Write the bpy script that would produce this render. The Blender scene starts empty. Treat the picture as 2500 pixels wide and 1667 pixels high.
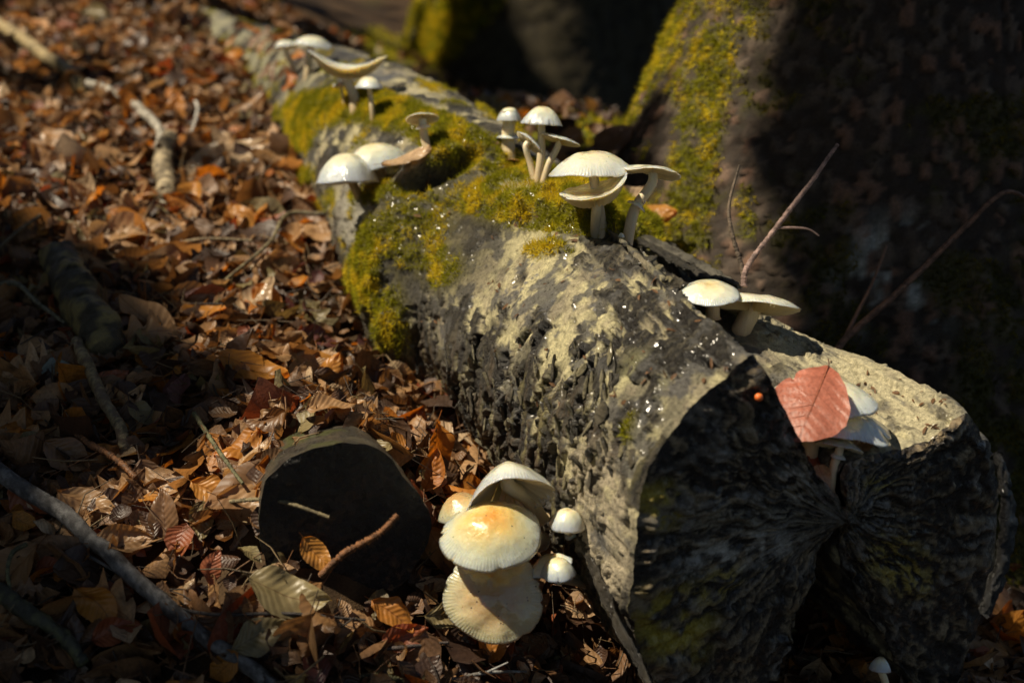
import bpy, math, random
import numpy as np
from mathutils import Vector, Matrix
from mathutils.bvhtree import BVHTree

# ------------------------------------------------------------------ camera, world, sun, exposure
S = 0.01                                   # everything is written in centimetres, built in metres
sc = bpy.context.scene
FX = 2500 * 50 / 36.0                      # focal length in photograph pixels (50 mm lens)
PITCH = math.radians(-9)
FWD = np.array([0, math.cos(PITCH), math.sin(PITCH)])
UPV = np.array([0, -math.sin(PITCH), math.cos(PITCH)])
RGT = np.array([1.0, 0, 0])
cam_d = bpy.data.cameras.new('camera'); cam = bpy.data.objects.new('camera', cam_d)
sc.collection.objects.link(cam); sc.camera = cam
cam.rotation_euler = (math.pi / 2 + PITCH, 0, 0)
cam_d.lens = 50; cam_d.sensor_width = 36; cam_d.clip_start = 0.01; cam_d.clip_end = 500
cam_d.dof.use_dof = True; cam_d.dof.focus_distance = 1.04; cam_d.dof.aperture_fstop = 5.0
cam_d.dof.aperture_blades = 9

SUN = np.array([-0.50, -0.21, 0.83]); SUN /= np.linalg.norm(SUN)
w = bpy.data.worlds.new('World'); sc.world = w; w.use_nodes = True
nt = w.node_tree; bg = nt.nodes['Background']
sky = nt.nodes.new('ShaderNodeTexSky'); sky.sky_type = 'NISHITA'; sky.sun_disc = False
sky.sun_elevation = math.asin(SUN[2]); sky.sun_rotation = math.atan2(SUN[0], SUN[1])
nt.links.new(sky.outputs[0], bg.inputs[0]); bg.inputs[1].default_value = 0.05
sl = bpy.data.lights.new('sun', 'SUN'); so = bpy.data.objects.new('sun', sl); sc.collection.objects.link(so)
sl.energy = 5.0; sl.angle = math.radians(0.53); sl.color = (1.0, 0.87, 0.66)
so.rotation_euler = Vector(-SUN).to_track_quat('-Z', 'Y').to_euler()
vs = sc.view_settings
vs.view_transform = 'Standard'; vs.look = 'None'; vs.exposure = 0.5; vs.gamma = 1.0; vs.use_curve_mapping = False
sc.cycles.use_denoising = True
sc.cycles.max_bounces = 8; sc.cycles.sample_clamp_indirect = 4.0
sc.cycles.caustics_reflective = False; sc.cycles.caustics_refractive = False

random.seed(7); rng = np.random.default_rng(11)

# ------------------------------------------------------------------ projection and noise helpers
def ray(px, py):
    return FWD + (px - 1250) / FX * RGT - (py - 833.5) / FX * UPV
def P(px, py, d):
    return d * ray(px, py)
def proj(V):
    d = V @ FWD
    d = np.where(np.abs(d) < 1e-6, 1e-6, d)
    return 1250 + (V @ RGT) / d * FX, 833.5 - (V @ UPV) / d * FX, d
def _h(ix, iy, iz, seed):
    n = (ix.astype(np.int64) * 374761393 + iy.astype(np.int64) * 668265263 + iz.astype(np.int64) * 2147483647 + seed * 974711) & 0xffffffff
    n = ((n ^ (n >> 13)) * 1274126177) & 0xffffffff
    n = ((n ^ (n >> 16)) * 2246822519) & 0xffffffff
    return ((n ^ (n >> 15)) & 0xffffff) / float(0xffffff)
def noise(p, seed=0):                      # value noise 0..1
    i = np.floor(p).astype(np.int64); f = p - i; f = f * f * f * (f * (f * 6 - 15) + 10)
    r = 0
    for a in (0, 1):
        for b in (0, 1):
            for c in (0, 1):
                wt = (f[:, 0] if a else 1 - f[:, 0]) * (f[:, 1] if b else 1 - f[:, 1]) * (f[:, 2] if c else 1 - f[:, 2])
                r = r + wt * _h(i[:, 0] + a, i[:, 1] + b, i[:, 2] + c, seed)
    return r
def fbm(p, o=4, seed=0, gain=0.5):
    r = 0; a = 1; s = 0
    for k in range(o):
        r = r + a * noise(p * (2.03 ** k) + 17.3 * k, seed + k); s += a; a *= gain
    return r / s
def ridged(p, o=3, seed=0):
    r = 0; a = 1; s = 0
    for k in range(o):
        r = r + a * (1 - np.abs(2 * noise(p * (2.03 ** k) + 9.1 * k, seed + k) - 1)); s += a; a *= 0.5
    return r / s
def voro(p, seed=0):                       # distance to nearest, second nearest, cell id
    i = np.floor(p).astype(np.int64); d1 = np.full(len(p), 9.0); d2 = d1.copy(); cid = np.zeros(len(p))
    for a in (-1, 0, 1):
        for b in (-1, 0, 1):
            for c in (-1, 0, 1):
                x, y, z = i[:, 0] + a, i[:, 1] + b, i[:, 2] + c
                q = np.stack([x + _h(x, y, z, seed), y + _h(x, y, z, seed + 1), z + _h(x, y, z, seed + 2)], 1)
                d = np.linalg.norm(q - p, axis=1); m = d < d1
                d2 = np.where(m, d1, np.minimum(d2, d)); cid = np.where(m, _h(x, y, z, seed + 3), cid); d1 = np.where(m, d, d1)
    return d1, d2, cid
def ss(a, b, x):
    t = np.clip((x - a) / (b - a), 0, 1); return t * t * (3 - 2 * t)
def mixc(c1, c2, m):
    return c1 * (1 - m[:, None]) + np.asarray(c2) * m[:, None]
def unit(v):
    v = np.asarray(v, float); return v / np.linalg.norm(v)
def blob(px, py, cx, cy, rx, ry, rot=0, soft=0.5):
    a = math.radians(rot); dx, dy = px - cx, py - cy
    u = (dx * math.cos(a) + dy * math.sin(a)) / rx; v = (-dx * math.sin(a) + dy * math.cos(a)) / ry
    return 1 - ss(1 - soft, 1 + soft, np.sqrt(u * u + v * v))

def band(px, py, pts, r):
    m = 0
    for (x0, y0), (x1, y1) in zip(pts[:-1], pts[1:]):
        dx, dy = x1 - x0, y1 - y0; u = np.clip(((px - x0) * dx + (py - y0) * dy) / (dx * dx + dy * dy), 0, 1)
        m = np.maximum(m, 1 - ss(0.6, 1.3, np.hypot(px - x0 - u * dx, py - y0 - u * dy) / r))
    return m

# ------------------------------------------------------------------ object helpers
def link(o): bpy.context.scene.collection.objects.link(o)
BASE = {}
def thing(name, label, cat, base, group=None, kind=None):
    o = bpy.data.objects.new(name, None); link(o); o.empty_display_size = 0.01
    o.location = Vector(np.asarray(base, float) * S); BASE[o.name] = np.asarray(base, float)
    tag(o, label, cat, group, kind); return o
def tag(o, label=None, cat=None, group=None, kind=None):
    if label: o['label'] = label
    if cat: o['category'] = cat
    if group: o['group'] = group
    if kind: o['kind'] = kind
    return o
def mkmesh(name, V, F, mat, smooth=True, col=None, uv=None, rnd=None, matidx=None):
    """V (n,3) in cm; F (m,k) array or list of such arrays"""
    V = np.asarray(V, float) * S
    Fs = F if isinstance(F, list) else [F]
    Fs = [np.asarray(f, np.int32) for f in Fs if len(f)]
    me = bpy.data.meshes.new(name)
    me.vertices.add(len(V)); me.vertices.foreach_set('co', V.ravel())
    loops = np.concatenate([f.ravel() for f in Fs])
    starts = []; n = 0
    for f in Fs:
        starts.append(n + np.arange(len(f)) * f.shape[1]); n += f.size
    starts = np.concatenate(starts)
    me.loops.add(len(loops)); me.loops.foreach_set('vertex_index', loops)
    me.polygons.add(len(starts)); me.polygons.foreach_set('loop_start', starts.astype(np.int32))
    if smooth: me.polygons.foreach_set('use_smooth', np.ones(len(starts), bool))
    me.update(calc_edges=True); me.validate()
    if col is not None:
        a = me.attributes.new('Col', 'FLOAT_COLOR', 'POINT')
        a.data.foreach_set('color', np.concatenate([col, np.ones((len(col), 1))], 1).astype(np.float32).ravel())
    if rnd is not None:
        a = me.attributes.new('rnd', 'FLOAT', 'POINT'); a.data.foreach_set('value', np.asarray(rnd, np.float32))
    if uv is not None:
        l = me.uv_layers.new(name='UVMap'); l.data.foreach_set('uv', np.asarray(uv, np.float32)[loops].ravel())
    for m in (mat if isinstance(mat, list) else [mat]): me.materials.append(m)
    if matidx is not None: me.polygons.foreach_set('material_index', np.asarray(matidx, np.int32))
    return me
def part(name, parent, V, F, mat, **k):
    V = np.asarray(V, float); kind = k.pop('kind', None); label = k.pop('label', None)
    if parent is not None: V = V - BASE[parent.name]
    o = bpy.data.objects.new(name, mkmesh(name, V, F, mat, **k)); link(o)
    if parent is not None:
        o.parent = parent; BASE[o.name] = BASE[parent.name]
    else:
        BASE[o.name] = np.zeros(3)
    tag(o, label, None, None, kind); return o
def solo(name, V, F, mat, label, cat, group=None, kind=None, **k):       # a thing that is one mesh, origin at its base
    V = np.asarray(V, float); b = V[np.argmin(V[:, 2])]
    o = bpy.data.objects.new(name, mkmesh(name, V - b, F, mat, **k)); link(o); o.location = Vector(b * S)
    BASE[o.name] = b
    return tag(o, label, cat, group, kind)
def gridf(nu, nv, wrap=False):             # quads of a nu x nv vertex grid (index u*nv+v)
    u = np.arange(nu - 1); v = np.arange(nv if wrap else nv - 1)
    U, Vv = np.meshgrid(u, v, indexing='ij'); U = U.ravel(); Vv = Vv.ravel(); W = (Vv + 1) % nv
    return np.stack([U * nv + Vv, U * nv + W, (U + 1) * nv + W, (U + 1) * nv + Vv], 1)
def frames(pts):
    T = np.gradient(pts, axis=0); T /= np.linalg.norm(T, axis=1)[:, None]
    a = np.array([0, 0, 1.0]) if abs(T[0][2]) < 0.9 else np.array([1.0, 0, 0])
    N = []; n = np.cross(T[0], a); n /= np.linalg.norm(n)
    for t in T:
        n = n - t * (n @ t); n /= np.linalg.norm(n); N.append(n)
    N = np.array(N); return T, N, np.cross(T, N)
def smooth_path(pts, n):
    pts = np.asarray(pts, float); k = len(pts); t = np.linspace(0, k - 1, n); out = []
    for x in t:
        i = min(int(x), k - 2); f = x - i
        p0 = pts[max(i - 1, 0)]; p1 = pts[i]; p2 = pts[i + 1]; p3 = pts[min(i + 2, k - 1)]
        out.append(0.5 * ((2 * p1) + (-p0 + p2) * f + (2 * p0 - 5 * p1 + 4 * p2 - p3) * f * f + (-p0 + 3 * p1 - 3 * p2 + p3) * f ** 3))
    return np.array(out)
def tube(pts, rad, nv=12, cap=True, rough=0.0, seed=0, freq=1.0):
    pts = np.asarray(pts, float); n = len(pts); rad = np.broadcast_to(rad, (n,)).astype(float)
    T, N, B = frames(pts); th = np.linspace(0, 2 * math.pi, nv, endpoint=False)
    D = N[:, None] * np.cos(th)[None, :, None] + B[:, None] * np.sin(th)[None, :, None]
    R = rad[:, None] * np.ones(nv)[None]
    if rough:
        q = (pts[:, None] + D * rad[:, None, None]).reshape(-1, 3)
        R = R * (1 + rough * (2 * fbm(q * freq, 3, seed) - 1).reshape(n, nv))
    V = (pts[:, None] + D * R[:, :, None]).reshape(-1, 3); F = [gridf(n, nv, True)]
    if cap:
        V = np.concatenate([V, pts[:1] - T[:1] * rad[0] * 0.2, pts[-1:] + T[-1:] * rad[-1] * 0.2])
        k = np.arange(nv); a = n * nv
        F.append(np.concatenate([np.stack([(k + 1) % nv, k, np.full(nv, a)], 1),
                                 np.stack([(n - 1) * nv + k, (n - 1) * nv + (k + 1) % nv, np.full(nv, a + 1)], 1)]))
    return V, F
def join(parts):                            # list of (V, Flist)
    Vs = []; Fs = {}; n = 0
    for V, F in parts:
        for f in (F if isinstance(F, list) else [F]):
            f = np.asarray(f); Fs.setdefault(f.shape[1], []).append(f + n)
        Vs.append(V); n += len(V)
    return np.concatenate(Vs), [np.concatenate(f) for f in Fs.values()]

# ------------------------------------------------------------------ materials
class M:
    def __init__(s, name):
        s.m = bpy.data.materials.new(name); s.m.use_nodes = True; s.t = s.m.node_tree
        s.b = s.t.nodes['Principled BSDF']; s.out = s.t.nodes['Material Output']
    def n(s, typ, props=None, **inp):
        nd = s.t.nodes.new('ShaderNode' + typ)
        for k, v in (props or {}).items(): setattr(nd, k, v)
        for k, v in inp.items(): s.set(nd, k, v)
        return nd
    def set(s, nd, k, v):
        key = int(k[1:]) if k[0] == '_' and k[1:].isdigit() else k.replace('_', ' ')
        sk = nd.inputs[key]
        if isinstance(v, bpy.types.NodeSocket): s.t.links.new(v, sk)
        elif isinstance(v, bpy.types.Node): s.t.links.new(v.outputs[0], sk)
        else: sk.default_value = v
    def p(s, **k):
        for a, v in k.items(): s.set(s.b, a, v)
    def coord(s): return s.n('TexCoord').outputs['Object']
    def noise(s, scale, detail=4, rough=0.6, vec=None):
        return s.n('TexNoise', Scale=scale, Detail=detail, Roughness=rough, Vector=vec if vec is not None else s.coord()).outputs[0]
    def ramp(s, fac, stops):
        r = s.n('ValToRGB', Fac=fac); e = r.color_ramp.elements
        while len(e) < len(stops): e.new(0.5)
        for i, (p, c) in enumerate(stops):
            e[i].position = p; e[i].color = (*c, 1) if len(c) == 3 else c
        return r.outputs[0]
    def mix(s, fac, a, b, mode='MIX'):
        nd = s.n('Mix', {'data_type': 'RGBA', 'blend_type': mode}); s.set(nd, '_0', fac)
        for i, v in ((6, a), (7, b)):
            if isinstance(v, (tuple, list)): v = (*v, 1) if len(v) == 3 else v
            s.set(nd, '_%d' % i, v)
        return nd.outputs[2]
    def math(s, op, a, b=0.0, c=None):
        nd = s.n('Math', {'operation': op}); s.set(nd, '_0', a); s.set(nd, '_1', b)
        if c is not None: s.set(nd, '_2', c)
        return nd.outputs[0]
    def attr(s, name): return s.n('Attribute', {'attribute_name': name})
    def bump(s, h, strength=0.5, dist=0.002):
        return s.n('Bump', Strength=strength, Distance=dist, Height=h).outputs[0]
def grey(v): return (v, v, v)

def surf_mat(name, rough=(0.5, 0.9), coat=0.0, fine=900, coarse=160, bump=0.7, dist=0.0015, spec=0.4, var=0.45):
    m = M(name); col = m.attr('Col').outputs[0]
    f = m.noise(fine, 5, 0.65); g = m.noise(coarse, 4, 0.6)
    k = m.ramp(f, [(0.25, grey(1 - var)), (0.75, grey(1 + var))])
    c = m.mix(1.0, col, k, 'MULTIPLY')
    k2 = m.ramp(g, [(0.3, grey(1 - var * 0.7)), (0.7, grey(1 + var * 0.7))])
    c = m.mix(1.0, c, k2, 'MULTIPLY')
    m.p(Base_Color=c, Roughness=m.ramp(g, [(0.3, grey(rough[0])), (0.7, grey(rough[1]))]), Specular_IOR_Level=spec,
        Coat_Weight=m.math('MULTIPLY', m.ramp(g, [(0.45, grey(0)), (0.6, grey(1))]), coat), Coat_Roughness=0.14, Normal=m.bump(m.math('ADD', f, g), bump, dist))
    return m.m
MAT_BARK = surf_mat('log_bark', (0.2, 0.65), 0.45, fine=1300, coarse=330, spec=0.5, bump=1.0, dist=0.0022, var=0.6)
MAT_CUT = surf_mat('old_cut_wood', (0.12, 0.42), 0.6, fine=1100, coarse=220, bump=0.9, dist=0.002, spec=0.45)
MAT_TREE = surf_mat('spruce_bark', (0.6, 0.95), fine=500, coarse=90, spec=0.2)
MAT_SOIL = surf_mat('forest_soil', (0.7, 1.0), fine=600, coarse=60, spec=0.15)
MAT_TWIG = surf_mat('twig_bark', (0.35, 0.75), fine=900, coarse=250, spec=0.4)

def moss_mat():
    m = M('moss'); col = m.attr('Col').outputs[0]
    m.p(Base_Color=col, Roughness=0.75, Specular_IOR_Level=0.2)
    tr = m.n('BsdfTranslucent', Color=m.mix(1.0, col, (1.3, 1.25, 0.7), 'MULTIPLY'))
    mx = m.n('MixShader', _0=0.4, _1=m.b.outputs[0], _2=tr)
    m.t.links.new(mx.outputs[0], m.out.inputs[0]); return m.m
MAT_MOSS = moss_mat()

def cap_mat(name, centre, mid, edge, rad, dirt=0.3):
    """slimy translucent porcelain cap: tint changes outward from the stalk"""
    m = M(name); co = m.coord(); x = m.n('SeparateXYZ', Vector=co)
    u = m.n('UVMap').outputs[0]; r = m.n('SeparateXYZ', Vector=u).outputs[0]
    nz = m.noise(120, 3, 0.6)
    rr = m.math('ADD', r, m.math('MULTIPLY', m.math('SUBTRACT', nz, 0.5), 0.35))
    c = m.ramp(rr, [(0.0, centre), (0.42, mid), (0.8, edge), (1.0, edge)])
    sp = m.n('TexVoronoi', Scale=210.0, Vector=co, Randomness=1.0)
    dots = m.math('LESS_THAN', sp.outputs['Distance'], 0.12)
    pick = m.math('GREATER_THAN', m.noise(60, 2, 0.5), 0.56)
    dd = m.math('MULTIPLY', m.math('MULTIPLY', dots, pick), dirt * 3)
    c = m.mix(m.math('MINIMUM', dd, 1.0), c, (0.05, 0.03, 0.015))
    ang = m.n('SeparateXYZ', Vector=u).outputs[1]; stri = m.math('MULTIPLY', m.math('SINE', m.math('MULTIPLY', ang, 6.2831853 * 84)), m.ramp(r, [(0.70, grey(0)), (0.97, grey(0.22))]))
    b1 = m.math('ADD', m.math('ADD', m.noise(260, 5, 0.65), m.math('MULTIPLY', m.noise(75, 3, 0.6), 1.6)), stri)
    m.p(Base_Color=c, Roughness=m.ramp(m.noise(70, 3, 0.6), [(0.35, grey(0.12)), (0.7, grey(0.38))]), Subsurface_Weight=0.8,
        Subsurface_Radius=(0.010, 0.0068, 0.0034), Subsurface_Scale=0.8, Specular_IOR_Level=0.5,
        Coat_Weight=0.8, Coat_Roughness=0.06, Normal=m.bump(b1, 0.42, 0.0014))
    return m.m
MAT_CAP = cap_mat('porcelain_cap', (0.64, 0.50, 0.26), (0.72, 0.65, 0.46), (0.74, 0.70, 0.57), 1, 0.18)
MAT_CAP_OCHRE = cap_mat('ochre_centred_cap', (0.56, 0.26, 0.04), (0.66, 0.46, 0.17), (0.70, 0.63, 0.44), 1, 0.6)
MAT_CAP_TAN = cap_mat('tan_dirty_cap', (0.42, 0.25, 0.10), (0.46, 0.32, 0.15), (0.58, 0.47, 0.28), 1, 0.8)
def gill_mat():
    m = M('pale_gills')
    m.p(Base_Color=(0.80, 0.74, 0.55, 1), Roughness=0.5)
    tr = m.n('BsdfTranslucent', Color=(0.85, 0.72, 0.42, 1))
    mx = m.n('MixShader', _0=0.5, _1=m.b.outputs[0], _2=tr)
    m.t.links.new(mx.outputs[0], m.out.inputs[0]); return m.m
MAT_GILL = gill_mat()
def stipe_mat():
    m = M('fibrous_stalk'); co = m.coord()
    mp = m.n('Mapping', Vector=co, Scale=(1, 1, 0.15)); nz = m.noise(900, 4, 0.6, mp.outputs[0])
    u = m.n('SeparateXYZ', Vector=m.n('UVMap').outputs[0]).outputs[1]
    c = m.ramp(m.math('ADD', u, m.math('MULTIPLY', nz, 0.3)), [(0.05, (0.36, 0.27, 0.17)), (0.35, (0.42, 0.31, 0.18)), (0.8, (0.72, 0.63, 0.42)), (1.0, (0.80, 0.74, 0.56))])
    m.p(Base_Color=c, Roughness=0.45, Subsurface_Weight=0.4, Subsurface_Radius=(0.004, 0.0025, 0.0012), Subsurface_Scale=0.6, Normal=m.bump(nz, 0.5, 0.001))
    return m.m
MAT_STIPE = stipe_mat()

def leaf_mat(name, c1, c2, c3, trans=0.35, rough=(0.3, 0.6), dark=(0.03, 0.015, 0.008), tc=None):
    m = M(name); co = m.coord()
    rv = m.math('FRACT', m.math('ADD', m.attr('rnd').outputs['Fac'], m.n('ObjectInfo').outputs['Random']))
    base = m.ramp(rv, [(0.0, c1), (0.5, c2), (1.0, c3)])
    n1 = m.noise(55, 4, 0.6); n2 = m.noise(420, 4, 0.65)
    base = m.mix(m.ramp(n1, [(0.52, grey(0)), (0.72, grey(0.7))]), base, dark)
    base = m.mix(1.0, base, m.ramp(n2, [(0.25, grey(0.7)), (0.75, grey(1.3))]), 'MULTIPLY')
    uv = m.n('SeparateXYZ', Vector=m.n('UVMap').outputs[0]); a = m.math('ABSOLUTE', uv.outputs[1])
    vein = m.math('SINE', m.math('MULTIPLY', m.math('SUBTRACT', uv.outputs[0], m.math('MULTIPLY', a, 0.22)), 56.0))
    vm = m.math('MAXIMUM', m.ramp(vein, [(0.84, grey(0)), (0.99, grey(0.28))]), m.ramp(a, [(0.015, grey(0.9)), (0.05, grey(0))]))
    base2 = m.mix(vm, base, m.mix(1.0, base, (0.6, 0.5, 0.45), 'MULTIPLY'))
    nrm = m.bump(m.math('ADD', m.math('MULTIPLY', vein, 0.22), n2), 0.5, 0.0012)
    m.p(Base_Color=base2, Roughness=m.ramp(n1, [(0.3, grey(rough[0])), (0.7, grey(rough[1]))]), Specular_IOR_Level=0.5, Normal=nrm)
    tr = m.n('BsdfTranslucent', Color=m.mix(1.0, base2, tc or (1.35, 1.0, 0.55), 'MULTIPLY'), Normal=nrm)
    mx = m.n('MixShader', _0=trans, _1=m.b.outputs[0], _2=tr)
    m.t.links.new(mx.outputs[0], m.out.inputs[0]); return m.m
LEAFM = {
    'tan':    leaf_mat('tan_leaf', (0.30, 0.17, 0.075), (0.42, 0.25, 0.12), (0.27, 0.14, 0.055)),
    'brown':  leaf_mat('brown_leaf', (0.16, 0.085, 0.040), (0.21, 0.115, 0.055), (0.12, 0.06, 0.028), 0.3),
    'dark':   leaf_mat('dark_brown_leaf', (0.05, 0.028, 0.017), (0.08, 0.042, 0.025), (0.04, 0.022, 0.015), 0.2),
    'orange': leaf_mat('orange_leaf', (0.44, 0.17, 0.025), (0.48, 0.22, 0.04), (0.38, 0.12, 0.016), 0.42, tc=(1.4, 0.95, 0.4)),
    'red':    leaf_mat('russet_leaf', (0.26, 0.075, 0.028), (0.30, 0.095, 0.04), (0.22, 0.055, 0.02), 0.35, tc=(1.4, 0.85, 0.5)),
    'olive':  leaf_mat('olive_leaf', (0.20, 0.165, 0.075), (0.24, 0.19, 0.09), (0.16, 0.125, 0.055), 0.3),
    'pale':   leaf_mat('pale_leaf', (0.46, 0.33, 0.20), (0.52, 0.38, 0.24), (0.42, 0.27, 0.15), 0.3, (0.2, 0.38)),
    'purple': leaf_mat('purple_leaf', (0.085, 0.030, 0.028), (0.10, 0.034, 0.030), (0.08, 0.026, 0.024), 0.25),
    'grey':   leaf_mat('grey_green_leaf', (0.20, 0.23, 0.19), (0.22, 0.25, 0.21), (0.18, 0.21, 0.17), 0.2),
}

# ------------------------------------------------------------------ ground
ANCH = [P(*a) for a in [
    (100, 1640, 92), (500, 1640, 94), (900, 1640, 98), (1300, 1660, 104), (1700, 1690, 112), (2150, 1640, 112), (2500, 1640, 118),
    (0, 1250, 104), (350, 1250, 104), (640, 1200, 104), (700, 1060, 102), (800, 1035, 102.5), (620, 1180, 100.5), (600, 1350, 98), (880, 1020, 105), (840, 1520, 95.5), (960, 1480, 98), (720, 1500, 95.5), (0, 900, 122), (350, 900, 122), (700, 900, 124), (860, 960, 121), (900, 1150, 108),
    (0, 600, 146), (300, 600, 148), (600, 600, 150), (780, 600, 152), (0, 300, 185), (300, 300, 188), (620, 300, 190), (700, 250, 198),
    (0, 110, 235), (250, 80, 245), (450, 60, 255), (560, 140, 235),
    (950, 250, 245), (1150, 275, 215), (1350, 290, 190), (1480, 300, 180), (1560, 480, 165), (900, 190, 290)]]
ANCH += [np.array(a, float) for a in [(-120, 40, -52), (0, 40, -58), (120, 40, -62), (30, 118, -41), (70, 130, -48), (130, 170, -45), (60, 230, -26), (120, 320, -10), (20, 330, 2),
    (-200, 200, 22), (-180, 100, -18), (-200, 400, 62), (0, 450, 26), (200, 450, 14), (-100, 300, 34)]]
ANCH = np.array(ANCH)
def _tps(r): return np.where(r > 1e-9, r * r * np.log(np.maximum(r, 1e-9)), 0)
_n = len(ANCH); _sc = 100.0; _A2 = ANCH[:, :2] / _sc
_K = _tps(np.linalg.norm(_A2[:, None] - _A2[None], axis=2)) + 0.004 * np.eye(_n)
_Q = np.concatenate([np.ones((_n, 1)), _A2], 1)
_W = np.linalg.solve(np.block([[_K, _Q], [_Q.T, np.zeros((3, 3))]]), np.concatenate([ANCH[:, 2], np.zeros(3)]))
def ground_base(x, y):
    q = np.stack([x, y], 1)
    qc = np.stack([np.clip(x, -220, 220), np.clip(y, 30, 460)], 1) / _sc
    z = _tps(np.linalg.norm(qc[:, None] - _A2[None], axis=2)) @ _W[:_n] + _W[_n] + qc @ _W[_n + 1:]
    far = np.maximum(np.maximum(np.abs(x) - 220, y - 460), 30 - y)
    z = z + np.where((y > 460), (y - 460) * 0.28, 0) + np.where(x < -220, (-220 - x) * 0.25, 0) + np.where(x > 220, (220 - x) * 0.12, 0) + np.where(y < 30, (y - 30) * 0.15, 0)
    return z, far
def ground_z(x, y):
    x = np.atleast_1d(np.asarray(x, float)); y = np.atleast_1d(np.asarray(y, float))
    z, far = ground_base(x, y); q = np.stack([x, y, 0 * x], 1)
    return z + 4.0 * (fbm(q / 13.0, 4, 5) - 0.5) + np.clip(far, 0, 1000) * 0.06 * (fbm(q / 300.0, 3, 8) - 0.5)
def axis_pts(lo, hi, step, far):
    a = np.arange(lo, hi + 1e-6, step); k = np.geomspace(step, far, 46)
    return np.concatenate([(lo - np.cumsum(k))[::-1], a, hi + np.cumsum(k)])
_gx = axis_pts(-110, 110, 1.1, 420); _gy = axis_pts(50, 270, 1.1, 420)
GX, GY = np.meshgrid(_gx, _gy, indexing='ij')
GV = np.stack([GX.ravel(), GY.ravel(), np.zeros(GX.size)], 1); GV[:, 2] = ground_z(GV[:, 0], GV[:, 1])
GF = gridf(len(_gx), len(_gy))
gcol = mixc(np.tile([0.030, 0.019, 0.011], (len(GV), 1)), (0.075, 0.045, 0.022), ss(0.4, 0.7, fbm(GV / 6.0, 4, 3)))
gpx, gpy, gd = proj(GV)
gm = np.where(gd > 0, blob(gpx, gpy, 1300, 300, 420, 95, 3, 0.5), 0) * ss(0.22, 0.40, fbm(GV / 9.0, 3, 21))
gm = np.maximum(gm, ss(0.55, 0.7, fbm(GV / 40.0, 4, 31)) * ss(240, 320, GV[:, 1]))
gcol = mixc(gcol, (0.085, 0.095, 0.016), np.clip(gm, 0, 1))
ground = part('ground', None, GV, GF, MAT_SOIL, col=gcol, kind='structure')
tag(ground, 'dark forest floor rising as a bank on the left', 'ground')
_sel = np.where((np.abs(GV[GF[:, 0], 0]) < 330) & (GV[GF[:, 0], 1] < 900) & (GV[GF[:, 0], 1] > 0))[0]
BVH_G = BVHTree.FromPolygons([tuple(v) for v in GV], [tuple(f) for f in GF[_sel].tolist()])
def hit(bvh, px, py):
    r = unit(ray(px, py)); h = bvh.ray_cast(Vector((0, 0, 0)), Vector(r))
    if h[0] is None: return None, None, None
    n = np.array(h[1]); n = n if n @ r < 0 else -n
    return np.array(h[0]), n, float(np.array(h[0]) @ FWD)
def ground_n(x, y, e=3.0):
    zx = (ground_z(x + e, y) - ground_z(x - e, y)) / (2 * e); zy = (ground_z(x, y + e) - ground_z(x, y - e)) / (2 * e)
    n = np.stack([-zx, -zy, np.ones_like(zx)], 1); return n / np.linalg.norm(n, axis=1)[:, None]

# ------------------------------------------------------------------ the fallen log
C0 = P(1950, 1300, 96); C1 = P(1190, 640, 137)
SPK = [C0, C0 + (C1 - C0) * 0.5 + np.array([0, 0, 0.6]), C1, P(960, 390, 163), P(790, 250, 195), P(600, 125, 240), P(430, 40, 290)]
SPR = [12.0, 12.0, 11.6, 9.9, 7.6, 4.6, 3.0]
AX = unit(C1 - C0)
E2 = unit(np.array([0, 0, 1.0]) - AX * AX[2]); E1 = np.cross(AX, E2)
OUT = [(1845, 865, 97), (1760, 925, 112), (1690, 985, 124), (1630, 1060, 137), (1590, 1130, 148), (1568, 1210, 159), (1556, 1300, 170), (1548, 1400, 182), (1535, 1490, 194),
       (1550, 1560, 204), (1590, 1650, 216), (1660, 1740, 230), (1780, 1790, 245), (1860, 1720, 254), (1905, 1580, 260), (1930, 1450, 264), (1960, 1370, 268),
       (1990, 1300, 272), (2022, 1262, 276), (2045, 1290, 280), (2062, 1400, 284), (2120, 1500, 289), (2180, 1590, 294), (2240, 1680, 299), (2300, 1720, 307),
       (2345, 1640, 316), (2400, 1490, 328), (2432, 1340, 339), (2436, 1200, 350), (2425, 1120, 357), (2395, 1050, 364), (2362, 1008, 370), (2310, 1042, 378), (2270, 1082, 386),
       (2180, 1103, 396), (2110, 1115, 404), (2065, 1128, 410), (2045, 1155, 414), (2040, 1195, 418), (2038, 1222, 421), (2000, 1162, 428), (1940, 1082, 436), (1885, 1010, 444), (1862, 950, 451), (1845, 865, 457)]
_o = np.array(OUT, float); _n0 = -AX
_pl = np.array([ray(a, b) * ((C0 @ _n0) / (ray(a, b) @ _n0)) for a, b, c in OUT]) - C0
_o2 = np.stack([_pl @ E1, _pl @ E2], 1)
_len = np.concatenate([[0], np.cumsum(np.linalg.norm(np.diff(_o2, axis=0), axis=1) * np.where((_o[:-1, 2] < 215), 1.6, np.where(_o[:-1, 2] < 360, 0.7, 1.2)))])
NA = 600
_s = np.linspace(0, _len[-1], NA, endpoint=False)
OUT2 = np.stack([np.interp(_s, _len, _o2[:, 0]), np.interp(_s, _len, _o2[:, 1])], 1)
PHI = np.radians(np.interp(_s, _len, _o[:, 2]))
_rq = np.stack([OUT2[:, 0], OUT2[:, 1], np.zeros(NA)], 1)
OUT2 = OUT2 + 0.9 * np.stack([fbm(_rq / 1.5, 4, 31, 0.65) - 0.5, fbm(_rq / 1.5, 4, 32, 0.65) - 0.5], 1)
_sp = smooth_path(np.array(SPK), 600); _sl = np.concatenate([[0], np.cumsum(np.linalg.norm(np.diff(_sp, axis=0), axis=1))])
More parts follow.
